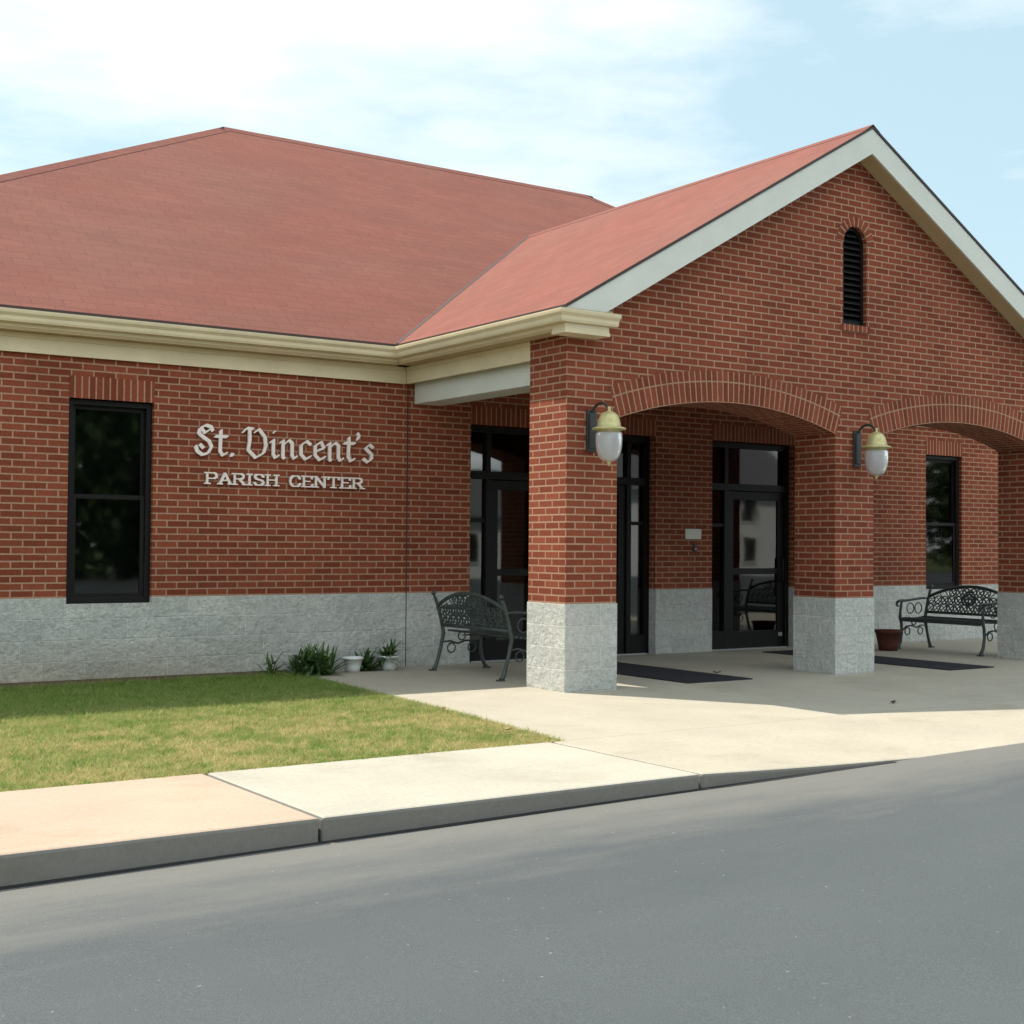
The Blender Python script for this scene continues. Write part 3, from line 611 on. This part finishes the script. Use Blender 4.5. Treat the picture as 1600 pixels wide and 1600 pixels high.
def hip(a, b, na, nb):
    d = (Vector(b)-Vector(a)).normalized()
    f = lambda n: (Vector(n).cross(d)).normalized()
    va, vb = f(na), f(nb)
    if va.z > 0: va = -va
    if vb.z > 0: vb = -vb
    capstrip(g, a, b, va, vb)
nf = Vector((0, -MM, 1)); ml = (RZ-ZE)/(RL.x-LC.x); mr = (RZ-ZE)/(RC.x-RR.x); nl = Vector((-ml, 0, 1)); nr = Vector((mr, 0, 1)); nb_ = Vector((0, MM, 1))
hip(LC, RL, nf, nl); hip(RC, RR, nf, nr); hip(LB, RL, nb_, nl); hip(RB, RR, nb_, nr)
g.build('ridge_cap', [M_shingle, M_drip], B, weld=False)
g = MB(); d = (VT-EV).normalized(); side = Vector((d.y, -d.x, 0)).normalized()
g.face([EV+Vector((-.012, .012, .012)), EV+Vector((.012, -.012, .012)), VT+Vector((.012, -.012, .012)), VT+Vector((-.012, .012, .012))])
g.build('valley_flashing', M_drip, B, weld=False)

# gutters, fascia, soffit, frieze -------------------------
FO = 0.17                                              # fascia offset from the wall faces
prof = [(0.0, 3.350), (0.062, 3.350), (0.070, 3.370), (0.072, 3.400), (0.094, 3.428), (0.098, 3.450), (0.098, 3.462), (0.088, 3.462), (0.084, 3.445), (0.0, 3.44)]
def sweep(g, P0, P1):
    for k in range(len(prof)-1):
        a, b = prof[k], prof[k+1]; g.face([P0(*a), P1(*a), P1(*b), P0(*b)])
    g.face([P0(*p) for p in prof][::-1]); g.face([P1(*p) for p in prof])
YRF = -.175
g = MB(); FY = D-FO; FXL = -FO; FXR = PR+FO
sweep(g, lambda s, z: (WX0-.2, FY-s, z), lambda s, z: (FXL-s, FY-s, z)); g.build('gutter', M_trim, B, 'cream gutter along the main eave', weld=False)
g = MB(); sweep(g, lambda s, z: (FXR+s, FY-s, z), lambda s, z: (WX1+.2, FY-s, z)); g.build('gutter', M_trim, B, 'cream gutter along the main eave right of the porch', weld=False)
g = MB(); sweep(g, lambda s, z: (FXL-s, FY-s, z), lambda s, z: (FXL-s, YRF-s, z)); g.build('gutter', M_trim, B, 'cream gutter along the left porch eave', weld=False)
g = MB(); sweep(g, lambda s, z: (FXR+s, YRF-s, z), lambda s, z: (FXR+s, FY-s, z)); g.build('gutter', M_trim, B, 'cream gutter along the right porch eave', weld=False)
ZF0, ZSF = 3.312, 3.285
for bx in ((WX0-.2, FXL, FY, FY+.03, ZF0, 3.47), (FXR, WX1+.2, FY, FY+.03, ZF0, 3.47), (FXL, FXL+.03, 0, FY, ZF0, 3.455), (FXR-.03, FXR, 0, FY, ZF0, 3.455)):
    MB().box(*bx).build('fascia', M_trim, B, bevel=0.004)
for bx in ((WX0-.2, FXL+.03, FY+.004, D+.05, ZSF, ZSF+.028), (FXR-.03, WX1+.2, FY+.004, D+.05, ZSF, ZSF+.028), (FXL+.004, .03, 0, FY+.003, ZSF, ZSF+.028), (PR-.03, FXR-.004, 0, FY+.003, ZSF, ZSF+.028)):
    MB().box(*bx).build('soffit', M_soffit, B)
for bx, mo in (((WX0, .015, D-.028, D+.03, 3.10, ZSF-.002), ((WX0, -.013, D-.044, D-.029, ZSF-.045, ZSF-.003), (WX0, .002, D-.038, D-.029, 3.10, 3.125))), ((PR-.015, WX1, D-.028, D+.03, 3.10, ZSF-.002), ()),
               ((.015, .05, PD+.004, D-.03, 3.10, ZSF-.002), ((0.000, .014, PD+.004, D-.045, ZSF-.045, ZSF-.003),)), ((PR-.05, PR-.015, PD+.004, D-.03, 3.10, ZSF-.002), ())):
    fz = MB().box(*bx).build('frieze', M_trim, B, bevel=0.004)
    for q in mo: MB().box(*q).build('moulding', M_trim, fz)
for x0, x1, z0, mm in ((.12, .46, 2.885, M_white), (PR-.46, PR-.12, 3.0, M_pceil)):
    g = MB().box(x0, x1, PD+.006, D-.03, z0, 3.12)
    g.build('porch_beam', mm, B, 'boxed beam between pillar and wall', bevel=0.005)
g = MB().box(.05, PR-.05, PD+.002, D-.002, 3.235, 3.275); g.build('porch_ceiling', M_pceil, B)
# rake boards and their soffits
RH = .265
def rake(xa, xb):
    g = MB(); P = []
    lo = lambda x: roof_z(x)-t-.002-RH
    xe = E0 + (3.472+t+.002-ZE)/MP
    if xa < GC:
        xcut = E0 + (3.472+t+.002+RH-ZE)/MP
        poly = [(xe, 3.472), (xcut, 3.472), (GC, lo(GC)), (GC, roof_z(GC)-t-.002)]
    else:
        m_ = lambda x: 2*GC-x; xcut = E0 + (3.472+t+.002+RH-ZE)/MP
        poly = [(GC, roof_z(GC)-t-.002), (GC, lo(GC)), (m_(xcut), 3.472), (m_(xe), 3.472)]
    g.prism(poly, -.24, -.215)
    return g
rake(0, GC).build('rake_board', M_white, B, 'white board up the left gable edge'); rake(GC, PR).build('rake_board', M_white, B, 'white board down the right gable edge')
g = MB()
lo = lambda x: roof_z(x)-t-.25
xq = E0 + (3.52+t+.25-ZE)/MP
g.face([(xq, 0, lo(xq)), (GC, 0, lo(GC)), (GC, -.214, lo(GC)), (xq, -.214, lo(xq))]); xr = 2*GC-xq
g.face([(GC, 0, lo(GC)), (xr, 0, lo(xr)), (xr, -.214, lo(xr)), (GC, -.214, lo(GC))])
g.build('rake_soffit', M_soffit, B)
# cornice returns
for sgn in (1, -1):
    g = MB(); X_ = lambda x: x if sgn > 0 else 2*GC-x
    def bx(x0, x1, *r): a, b = X_(x0), X_(x1); g.box(min(a, b), max(a, b), *r)
    if sgn > 0: sweep(g, lambda s, z: (FXL-s, YRF-s, z), lambda s, z: (.42-(.098-s)*.3, YRF-s, z))
    else: sweep(g, lambda s, z: (2*GC-.42+(.098-s)*.3, YRF-s, z), lambda s, z: (FXR+s, YRF-s, z))
    bx(-.16, .392, YRF-.002, -.002, 3.351, 3.4995)
    bx(-.17, .33, -.205, -.002, ZSF+.004, 3.349); bx(-.176, .336, -.212, -.002, ZSF-.028, ZSF+.003)
    g.build('cornice_return', M_trim, B, 'cream boxed return at the %s foot of the gable' % ('left' if sgn > 0 else 'right'), weld=False)

# ------------------------------------------------------------------ wall sign
def hull(pts):
    pts = sorted(set(pts)); cr = lambda o, a, b: (a[0]-o[0])*(b[1]-o[1])-(a[1]-o[1])*(b[0]-o[0])
    lo_, up_ = [], []
    for p in pts:
        while len(lo_) > 1 and cr(lo_[-2], lo_[-1], p) <= 1e-12: lo_.pop()
        lo_.append(p)
    for p in reversed(pts):
        while len(up_) > 1 and cr(up_[-2], up_[-1], p) <= 1e-12: up_.pop()
        up_.append(p)
    return lo_[:-1]+up_[:-1]
def nib_poly(w, h, ang):
    c, s_ = math.cos(ang), math.sin(ang)
    return [(x*c-y*s_, x*s_+y*c) for x, y in ((-w/2, -h/2), (w/2, -h/2), (w/2, h/2), (-w/2, h/2))]
def glyph_obj(strokes, nib, x, z, sc, parent, sx=1.0):
    g = MB(); k = 0
    for st in strokes:
        for p, q in zip(st[:-1], st[1:]):
            pts = [(x+sx*sc*a[0]+n_[0], z+sc*a[1]+n_[1]) for a in (p, q) for n_ in nib]
            g.prism(hull(pts), D-.034-.0004*k, D-.012); k += 1
    return g.build('letter', M_letter, parent, weld=False)
SG = empty('wall_sign', (-1.4, D, 2.2)); tag(SG, 'raised metal lettering St. Vincent\'s Parish Center on the brick wall', 'sign')
SG.location = (0, 0, 0)
G = {
 'S': (.64, [[(.55, .80), (.50, .92), (.34, .97), (.16, .86), (.12, .70), (.26, .58), (.44, .46), (.52, .28), (.42, .08), (.24, .02), (.08, .12), (.03, .28)], [(.20, .86), (.30, .72), (.42, .80)], [(.16, .34), (.26, .24)]]),
 't': (.42, [[(.17, .82), (.15, .16), (.23, .03), (.35, .10)], [(.01, .63), (.36, .63)]]),
 '.': (.26, [[(.08, .03), (.13, .07)], [(.08, .08), (.13, .04)]]),
 ' ': (.20, []),
 'V': (.86, [[(.0, .82), (.12, .95), (.30, .93)], [(.20, .93), (.21, .55), (.16, .24), (.40, .0)], [(.40, .0), (.66, .16), (.73, .40), (.70, .68), (.50, .93), (.38, .84)]]),
 'i': (.33, [[(.04, .54), (.12, .61), (.12, .14), (.18, .03), (.28, .09)], [(.13, .86), (.15, .88)]]),
 'n': (.61, [[(.03, .54), (.11, .61), (.11, .05), (.15, .02)], [(.13, .48), (.31, .62), (.41, .53), (.41, .13), (.47, .03), (.56, .09)]]),
 'c': (.48, [[(.42, .52), (.29, .62), (.10, .49), (.10, .17), (.25, .02), (.42, .12)]]),
 'e': (.49, [[(.11, .30), (.40, .42), (.30, .62), (.10, .49), (.10, .17), (.25, .02), (.43, .12)]]),
 "'": (.24, [[(.05, .98), (.10, .90), (.05, .78)]]),
 's': (.42, [[(.36, .52), (.24, .62), (.09, .49), (.32, .28), (.31, .12), (.17, .02), (.02, .12)]]),
}
nib = nib_poly(.036, .012, math.radians(38)); H = .315
txt = "St. Vincent's"; tot = sum(G[c][0] for c in txt); x = -2.40; sx = 2.03/(tot*H)
for c in txt:
    if G[c][1]: glyph_obj(G[c][1], nib, x, 2.215, H, SG, sx)
    x += G[c][0]*H*sx
C = {
 'P': (1.0, [[(.15, 0), (.15, 1)], [(.15, 1), (.7, 1), (.85, .85), (.85, .62), (.7, .48), (.15, .48)], [(0, 0), (.34, 0)], [(0, 1), (.2, 1)]]),
 'A': (1.1, [[(.5, 1), (.92, 0)], [(.5, 1), (.12, 0)], [(.28, .34), (.76, .34)], [(0, 0), (.26, 0)], [(.78, 0), (1.04, 0)]]),
 'R': (1.1, [[(.15, 0), (.15, 1)], [(.15, 1), (.68, 1), (.82, .86), (.82, .66), (.68, .52), (.15, .52)], [(.5, .52), (.88, 0)], [(0, 0), (.32, 0)], [(.8, 0), (1.02, 0)], [(0, 1), (.2, 1)]]),
 'I': (.5, [[(.2, 0), (.2, 1)], [(.04, 0), (.36, 0)], [(.04, 1), (.36, 1)]]),
 'S': (.95, [[(.78, .78), (.66, 1), (.24, 1), (.1, .8), (.24, .58), (.68, .44), (.8, .22), (.66, 0), (.22, 0), (.08, .22)]]),
 'H': (1.15, [[(.18, 0), (.18, 1)], [(.88, 0), (.88, 1)], [(.18, .52), (.88, .52)], [(.02, 0), (.34, 0)], [(.02, 1), (.34, 1)], [(.72, 0), (1.04, 0)], [(.72, 1), (1.04, 1)]]),
 'C': (1.05, [[(.88, .74), (.72, 1), (.32, 1), (.1, .7), (.1, .3), (.32, 0), (.72, 0), (.9, .26)]]),
 'E': (1.0, [[(.16, 0), (.16, 1)], [(0, 1), (.8, 1), (.82, .8)], [(.16, .52), (.62, .52)], [(0, 0), (.84, 0), (.86, .22)]]),
 'N': (1.15, [[(.16, 0), (.16, 1)], [(.16, 1), (.88, 0)], [(.88, 0), (.88, 1)], [(.02, 0), (.32, 0)], [(.74, 1), (1.04, 1)], [(0, 1), (.2, 1)]]),
 'T': (1.05, [[(.48, 0), (.48, 1)], [(.04, .8), (.06, 1), (.9, 1), (.92, .8)], [(.3, 0), (.66, 0)]]),
 ' ': (.75, []),
}
nib = nib_poly(.023, .013, 0); H = .108; txt = 'PARISH CENTER'; tot = sum(C[c][0] for c in txt); x = -2.285; sx = 1.80/(tot*H)
for c in txt:
    if C[c][1]: glyph_obj(C[c][1], nib, x, 1.935, H, SG, sx)
    x += C[c][0]*H*sx

# ------------------------------------------------------------------ wall lanterns
def lantern(x, z, label):
    e = empty('wall_lantern', (x, 0, z)); tag(e, label, 'wall light', 'lanterns on the porch pillars')
    g = MB(); g.box(-.055, .055, -.030, -.002, -.20, .19); g.box(-.040, .040, -.045, -.031, -.17, .16); g.build('backplate', M_lampblack, e, bevel=0.01)
    g = MB(); pth = []
    for k in range(15):
        a = math.pi*(k/14); pth.append((0, -.155+.125*math.cos(a), .13+.115*math.sin(a)))
    pth = [(0, -.03, .05)] + pth + [(0, -.28, .12)]
    g.tube(pth, .013, 8); g.build('arm', M_lampblack, e)
    c = (0, -.28, 0)
    g = MB(); g.lathe([(0, .205), (.013, .20), (.016, .185), (.010, .170), (.022, .160), (.050, .150), (.078, .128), (.095, .095), (.104, .055), (.108, .022), (.150, .006), (.157, -.003), (.150, -.010), (.110, -.012), (.108, -.03), (.100, -.034), (0.0, -.03)], c, 28); g.build('cap', M_brass, e)
    g = MB(); g.lathe([(.112, -.034), (.121, -.045), (.122, -.10), (.120, -.15), (.112, -.20), (.098, -.245), (.076, -.278), (.045, -.296), (.0, -.302)], c, 28); g.build('globe', M_jar, e)
    g = MB(); g.lathe([(.03, -.034), (.034, -.06), (.034, -.11), (.028, -.15), (.0, -.165)], c, 16); g.build('bulb', M_potwhite, e)
    g = MB(); g.lathe([(0, -.297), (.024, -.297), (.022, -.312), (.010, -.322), (.012, -.332), (0, -.342)], c, 16); g.build('finial', M_brass, e)
    return e
lantern(PW/2-.02, 2.405, 'brass capped lantern with a glass jar on the left sunlit porch pillar')
lantern(A+PW/2+.02, 2.405, 'brass capped lantern with a glass jar on the middle porch pillar between the arches')

# ------------------------------------------------------------------ plaque and bell
g = MB().box(4.09, 4.35, D-.02, D-.001, 1.435, 1.565); o = g.build('wall_plaque', M_plaque, bevel=0.004); tag(o, 'small pale rectangular plaque on the brick beside the glass door', 'plaque')
e = empty('door_bell', (4.25, D, 1.33)); tag(e, 'small black door bell below the pale plaque', 'door bell')
g = MB().box(-.028, .028, -.022, -.001, -.05, .05); g.build('housing', M_lampblack, e, bevel=0.006)
g = MB().lathe([(0, 0), (.013, 0), (.013, .006), (0, .008)], (0, 0, 0), 14); b_ = g.build('button', M_alu, e); b_.rotation_euler = (math.radians(90), 0, 0); b_.location = (0, -.0225, -.02)

# ------------------------------------------------------------------ benches
def bench(name='garden_bench'):
    e = empty(name); Lh = .65
    yb = lambda z: .50 + (z-.42)*.27                       # line of the leaning back
    for sx in (-1, 1):
        x = sx*Lh
        g = MB(); g.tube([(x, .625, .012), (x, .60, .03), (x, .575, .10), (x, .535, .24), (x, .50, .40), (x, .53, .54), (x, .57, .68), (x, .605, .77), (x, .625, .80)], [.024, .024, .020, .019, .022, .021, .019, .020, .012], 8)
        g.lathe([(0, .80), (.02, .805), (.026, .825), (.018, .845), (0, .852)], (x, .628, 0), 12); g.box(x-.03, x+.03, .595, .665, 0, .016)
        g.build('leg', M_iron, e)
        g = MB(); g.tube([(x, -.055, .012), (x, -.03, .035), (x, .005, .10), (x, .03, .22), (x, .022, .34), (x, -.005, .42), (x, .0, .50), (x, .02, .60), (x, .03, .635)], [.024, .023, .020, .018, .020, .022, .017, .017, .015], 8)
        g.box(x-.03, x+.03, -.085, -.02, 0, .016)
        # curl between the legs
        g.tube([(x, .03, .24), (x, .12, .30), (x, .22, .31), (x, .32, .28), (x, .42, .31), (x, .52, .30)], .011, 6)
        for cy, cz, r in ((.14, .235, .05), (.27, .36, .045), (.40, .235, .05)):
            g.tube([(x, cy+r*math.cos(a*.45), cz+r*math.sin(a*.45)) for a in range(15)], .008, 5)
        g.build('leg', M_iron, e)
        g = MB(); g.tube([(x, .585, .665), (x, .45, .672), (x, .28, .660), (x, .12, .645), (x, .0, .645), (x, -.055, .628), (x, -.075, .595), (x, -.055, .568), (x, -.025, .578)], [.018, .022, .024, .025, .026, .024, .018, .014, .010], 8, flat=.7)
        for cy, cz, r in ((.20, .54, .07), (.36, .54, .07)):
            g.tube([(x, cy+r*math.cos(a*.42), cz+r*math.sin(a*.42)) for a in range(16)], .008, 5)
        g.build('armrest', M_iron, e)
    g = MB()
    for k in range(8):
        y = .0+k*.062; z = .425 - .018*math.sin(math.pi*k/7) + (.0 if k else -.012)
        g.box(-Lh+.01, Lh-.01, y-.022, y+.022, z-.010, z+.010)
    g.box(-Lh+.012, Lh-.012, -.026, -.012, .372, .408)
    for xx in (-.32, 0, .32): g.box(xx-.012, xx+.012, -.01, .46, .385, .398)
    g.build('seat', M_iron, e, bevel=0.004)
    top = lambda x: .69 + .15*(1-(abs(x)/Lh)**2.0)
    g = MB()
    P = lambda x, z: (x, yb(z), z)
    g.tube([P(-Lh+2*Lh*k/24, top(-Lh+2*Lh*k/24)) for k in range(25)], .021, 8)
    g.tube([P(-Lh, .485), P(Lh, .485)], .018, 8); bk = g.build('backrest', M_iron, e)
    g = MB()
    nx = 12
    for i in range(nx):
        x0 = -Lh+2*Lh*(i+.5)/nx; zt = top(x0)
        zc = .485+.062
        while zc+.045 < zt:
            r = .052
            g.tube([P(x0+r*math.cos(a*.5236), zc+r*math.sin(a*.5236)) for a in range(13)], .0085, 5, caps=False)
            for q in range(4):
                aa = q*math.pi/2+.785; g.tube([P(x0+.008*math.cos(aa), zc+.008*math.sin(aa)), P(x0+.026*math.cos(aa)+.008, zc+.026*math.sin(aa)), P(x0+.05*math.cos(aa), zc+.05*math.sin(aa))], .0065, 5, caps=False)
            zc += .108
    for s_ in (-1, 1):
        for k in range(13):
            x0 = -Lh+2*Lh*k/12; x1 = x0 + s_*.33; 
            if abs(x1) > Lh: continue
            zt = min(top(x0)-.0, top(x1)); g.tube([P(x0, .485), P(x0+(x1-x0)*(zt-.485)/.33, zt)], .0065, 5, caps=False)
    # centre medallion
    for r in (.10, .07): g.tube([P(r*math.cos(a*.3927), .68+r*.9*math.sin(a*.3927)) for a in range(17)], .011, 6, caps=False)
    g.lathe([(0, -.012), (.05, -.008), (.055, 0), (.05, .008), (0, .012)], (0, yb(.68), .68), 14)
    g.build('scrollwork', M_iron, bk)
    return e
b1 = bench(); b1.location = (.69, 1.80, 0); b1.rotation_euler = (0, 0, math.radians(90))
tag(b1, 'dark green cast iron bench seen from behind, left of the sunlit pillar', 'bench', 'iron benches facing each other in the porch')
b2 = copy_tree(b1); b2.location = (7.08, 1.47, 0); b2.rotation_euler = (0, 0, math.radians(-90))
b2['label'] = 'dark iron bench with scrollwork back below the narrow window on the right'

# ------------------------------------------------------------------ mats
for x0, x1, y0, y1, lab in ((1.53, 2.40, .05, 2.75, 'long charcoal mat on the floor under the left arch'), (5.02, 5.80, -.30, 2.60, 'long charcoal mat on the floor under the right arch')):
    g = MB().box(x0, x1, y0, y1, .0005, .012); o = g.build('door_mat', M_mat, bevel=0.004); tag(o, lab, 'door mat', 'mats under the porch arches')

# ------------------------------------------------------------------ pots and plants
def leaf_blade(g, base, az, length, rise, w, droop):
    n = 6; P = []
    for k in range(n+1):
        s_ = k/n; r_ = length*s_*math.cos(rise)*(1+.1*s_); z = length*s_*math.sin(rise) - droop*length*s_*s_
        P.append(Vector((base[0]+r_*math.cos(az), base[1]+r_*math.sin(az), max(.01, base[2]+z))))
    sd_ = Vector((-math.sin(az), math.cos(az), 0))
    for k in range(n):
        wa = w*math.sin(math.pi*min(.97, .12+.88*k/n))**.7; wb = w*math.sin(math.pi*min(.985, .12+.88*(k+1)/n))**.7
        i = len(g.v); g.face([P[k]-sd_*wa, P[k]+sd_*wa, P[k+1]+sd_*wb, P[k+1]-sd_*wb], smooth=True)
def foliage(g, c, n, lmin, lmax, w, spread=.05, up=(.5, 1.45), droop=.35):
    for _ in range(n):
        a = random.uniform(0, 2*math.pi); q = random.random()**.5*spread
        leaf_blade(g, (c[0]+q*math.cos(a), c[1]+q*math.sin(a), c[2]), random.uniform(0, 2*math.pi), random.uniform(lmin, lmax), random.uniform(*up), w*random.uniform(.6, 1.2), droop*random.uniform(.3, 1.5))
def pot(g, r0, r1, h):
    g.lathe([(0, .003), (r0, 0), (r0+.3*(r1-r0), h*.3), (r1, h*.86), (r1+.010, h*.86), (r1+.012, h), (r1-.006, h), (r1-.012, h*.86)], (0, 0, 0), 28)
def white_pot(x, y, label, plant):
    e = empty('plant_pot', (x, y, 0)); tag(e, label, 'plant pot', 'white pots against the block base')
    g = MB(); pot(g, .072, .100, .155); g.build('pot', M_potwhite, e)
    g = MB(); g.lathe([(0, .128), (.04, .132), (.09, .126)], (0, 0, 0), 20); g.build('potting_soil', M_soil, e)
    if plant:
        g = MB(); foliage(g, (0, 0, .13), 60, .16, .31, .015, .06); 
        foliage(g, (-.10, -.01, .10), 16, .12, .22, .014, .06, (.1, .9), .9); g.build('foliage', M_plant, e)
    else:
        g = MB(); foliage(g, (0, 0, .125), 7, .03, .06, .006, .06); g.build('foliage', M_plant, e)
white_pot(-.74, 2.74, 'white pot with almost bare soil left of the leafy pot', False)
white_pot(-.31, 2.74, 'white pot with a leafy green plant nearest the iron bench', True)
def bush(x, y, n, l0, l1, w, spread, label, z0=.0):
    e = empty('leafy_plant', (x, y, z0)); tag(e, label, 'plant')
    g = MB()
    for _ in range(max(3, n//14)): 
        a = random.uniform(0, 6.28); g.tube([(0, 0, 0), (.06*math.cos(a), .03*math.sin(a), l1*.45), (.13*math.cos(a), .07*math.sin(a), l1*.75)], [.006, .004, .002], 5)
    g.build('stem', M_plant, e)
    g = MB(); foliage(g, (0, 0, 0), n, l0, l1, w, spread, (.35, 1.4), .45); foliage(g, (0, 0, l1*.35), n//2, l0*.5, l1*.55, w, spread*.9, (.2, 1.4), .4); g.build('foliage', M_plant, e)
bush(-1.22, 2.70, 230, .18, .42, .017, .19, 'dark green spiky plant growing at the end of the lawn beside the white pots')
bush(-1.66, 2.76, 34, .12, .32, .011, .06, 'small thin weed growing against the block base left of the spiky plant')
bush(-.55, 2.80, 60, .14, .32, .018, .07, 'green leafy plant growing between the two white pots', .0)
e = empty('flower_pot', (6.76, 2.05, 0)); tag(e, 'dark reddish brown empty flower pot on the porch floor beside the right bench', 'flower pot')
g = MB(); pot(g, .12, .165, .27); g.build('pot', M_terra, e)
g = MB(); g.lathe([(0, .21), (.08, .215), (.152, .212)], (0, 0, 0), 22); g.build('potting_soil', M_soil, e)

# ------------------------------------------------------------------ woodland across the car park (mirrored in the panes)
def woodland():
    n = 60000; P = []
    clumps = []
    x = -30
    while x < 75:
        h = random.uniform(6, 12); r = random.uniform(2.4, 4.2); y = random.uniform(-36, -31); 
        if not (29 < x < 58 or 18 < x < 27): clumps.append((x, y, h, r))
        x += r*random.uniform(.7, 1.3)
    V = np.zeros((n, 4, 3)); k = 0
    per = n//len(clumps)
    for (cx, cy, h, r) in clumps:
        m = per; d = rng.normal(size=(m, 3)); d /= np.linalg.norm(d, axis=1)[:, None]; q = rng.random(m)**.4
        lump = 1+.25*np.sin(d[:, 0]*5+cx)*np.cos(d[:, 2]*6+cy)
        c = np.stack([cx+d[:, 0]*r*q*lump, cy+d[:, 1]*r*q*lump, np.maximum(.1, h*.50+d[:, 2]*h*.52*q*lump)], 1)
        a = rng.normal(size=(m, 3)); a /= np.linalg.norm(a, axis=1)[:, None]; b = np.cross(a, rng.normal(size=(m, 3))); b /= np.linalg.norm(b, axis=1)[:, None]
        s_ = rng.uniform(.2, .42, m)[:, None]
        V[k:k+m, 0] = c-a*s_; V[k:k+m, 1] = c-b*s_*.5; V[k:k+m, 2] = c+a*s_; V[k:k+m, 3] = c+b*s_*.5; k += m
    V = V[:k]; n = k
    me = bpy.data.meshes.new('woodland'); me.vertices.add(n*4); me.vertices.foreach_set('co', V.reshape(-1)); me.loops.add(n*4); me.loops.foreach_set('vertex_index', np.arange(n*4, dtype=np.int32))
    me.polygons.add(n); me.polygons.foreach_set('loop_start', np.arange(0, n*4, 4, dtype=np.int32)); me.polygons.foreach_set('loop_total', np.full(n, 4, dtype=np.int32)); me.update(); me.validate(); me.materials.append(M_leaf); 
    o = bpy.data.objects.new('woodland', me); COL.objects.link(o); tag(o, 'band of green trees across the car park, mirrored in the window glass', 'trees', kind='stuff')
    g = MB()
    for (cx, cy, h, r) in clumps: g.tube([(cx, cy, -.4), (cx+.1, cy, h*.3), (cx-.1, cy+.1, h*.7)], [.28, .2, .06], 8)
    t_ = g.build('trunks', M_bark, o); 
woodland()

# white house across the car park (its pale front is what the door glass mirrors)
def siding():
    m, t, b = mat('white_siding', (0.72, 0.72, 0.68), 0.6, 0.3); n = nd(t, 'ShaderNodeTexWave', Scale=2.6); n.bands_direction = 'Z'
    c = t.nodes.new('ShaderNodeTexCoord'); t.links.new(c.outputs['Object'], n.inputs['Vector']); bump(t, b, n.outputs['Fac'], 0.6, 0.03); return m
M_side = siding(); M_grey = plain('grey_shingle', (0.13, 0.13, 0.14), 0.9, 0.2, bs=.3)
def house(loc, hw, hd, hz, label, cols):
    e = empty('white_house', loc); tag(e, label, 'house')
    rz = hz+hd*.65
    g = MB(); g.box(-hw, hw, -2*hd, 0, 0, hz, skip='t'); g.face([(hw, 0, hz), (hw, -2*hd, hz), (hw, -hd, rz)]); g.face([(-hw, -2*hd, hz), (-hw, 0, hz), (-hw, -hd, rz)]); g.build('wall', M_side, e)
    g = MB()
    for y0 in (.4, -2*hd-.4):
        q = [(-hw-.4, y0, hz-.26), (-hw-.4, -hd, rz+.04), (hw+.4, -hd, rz+.04), (hw+.4, y0, hz-.26)]; g.face(q if y0 < 0 else q[::-1])
    g.build('roof', M_grey, e)
    for k, x in enumerate(cols):
        for z in ((.9, 2.9) if hz > 4 else (.9,)):
            if k == 1 and z < 1: MB().box(x-.5, x+.5, .002, .08, .02, 2.1).build('door', M_terra, e); continue
            f = MB(); frame_rect(f, x-.5, x+.5, z, z+1.35, .002, .07, .08); f = f.build('window', M_white, e); MB().box(x-.42, x+.42, .01, .03, z+.08, z+1.27).build('pane', M_bronze, f)
house((38.5, -33, -.35), 6, 4, 4.6, 'white two storey boarded house across the car park, mirrored in the entrance glass', (-4.2, -1.4, 1.6, 4.4))
house((22.5, -29, -.35), 2.6, 2.6, 3.1, 'small white boarded single storey house across the car park, mirrored in the left doors', (-1.3, 1.2))
# fallen leaves
for x, y, z, c, rz, lab in ((1.96, -2.12, .004, (0.10, .07, .045), .4, 'single dark leaf on the shaded porch floor before the middle pillar'), (-1.72, -.72, .03, (0.62, .55, .25), 1.3, 'pale yellow leaf on the right edge of the lawn'),
                        (-1.98, -2.02, .03, (0.55, .47, .24), 2.2, 'pale yellow leaf near the front corner of the lawn'), (2.55, .75, .004, (0.11, .08, .05), 2.6, 'single dark leaf on the porch floor beside the left mat')):
    g = MB(); n = 8; pts = []
    for k in range(n+1):
        u_ = k/n; w_ = .022*math.sin(math.pi*u_)**.8*(1+.25*math.cos(k*2.4)); pts.append(((u_-.5)*.085, w_, .012*(2*u_-1)**2))
    for k in range(n):
        a, b = pts[k], pts[k+1]
        g.face([(a[0], 0, a[2]), (b[0], 0, b[2]), (b[0], b[1], b[2]+.012), (a[0], a[1], a[2]+.012)]); g.face([(b[0], 0, b[2]), (a[0], 0, a[2]), (a[0], -a[1], a[2]+.008), (b[0], -b[1], b[2]+.008)])
    o = g.build('fallen_leaf', plain('dry_leaf', c, .8, .2, bs=.1)); o.location = (x, y, z); o.rotation_euler = (0, 0, rz); tag(o, lab, 'leaf', 'fallen leaves')
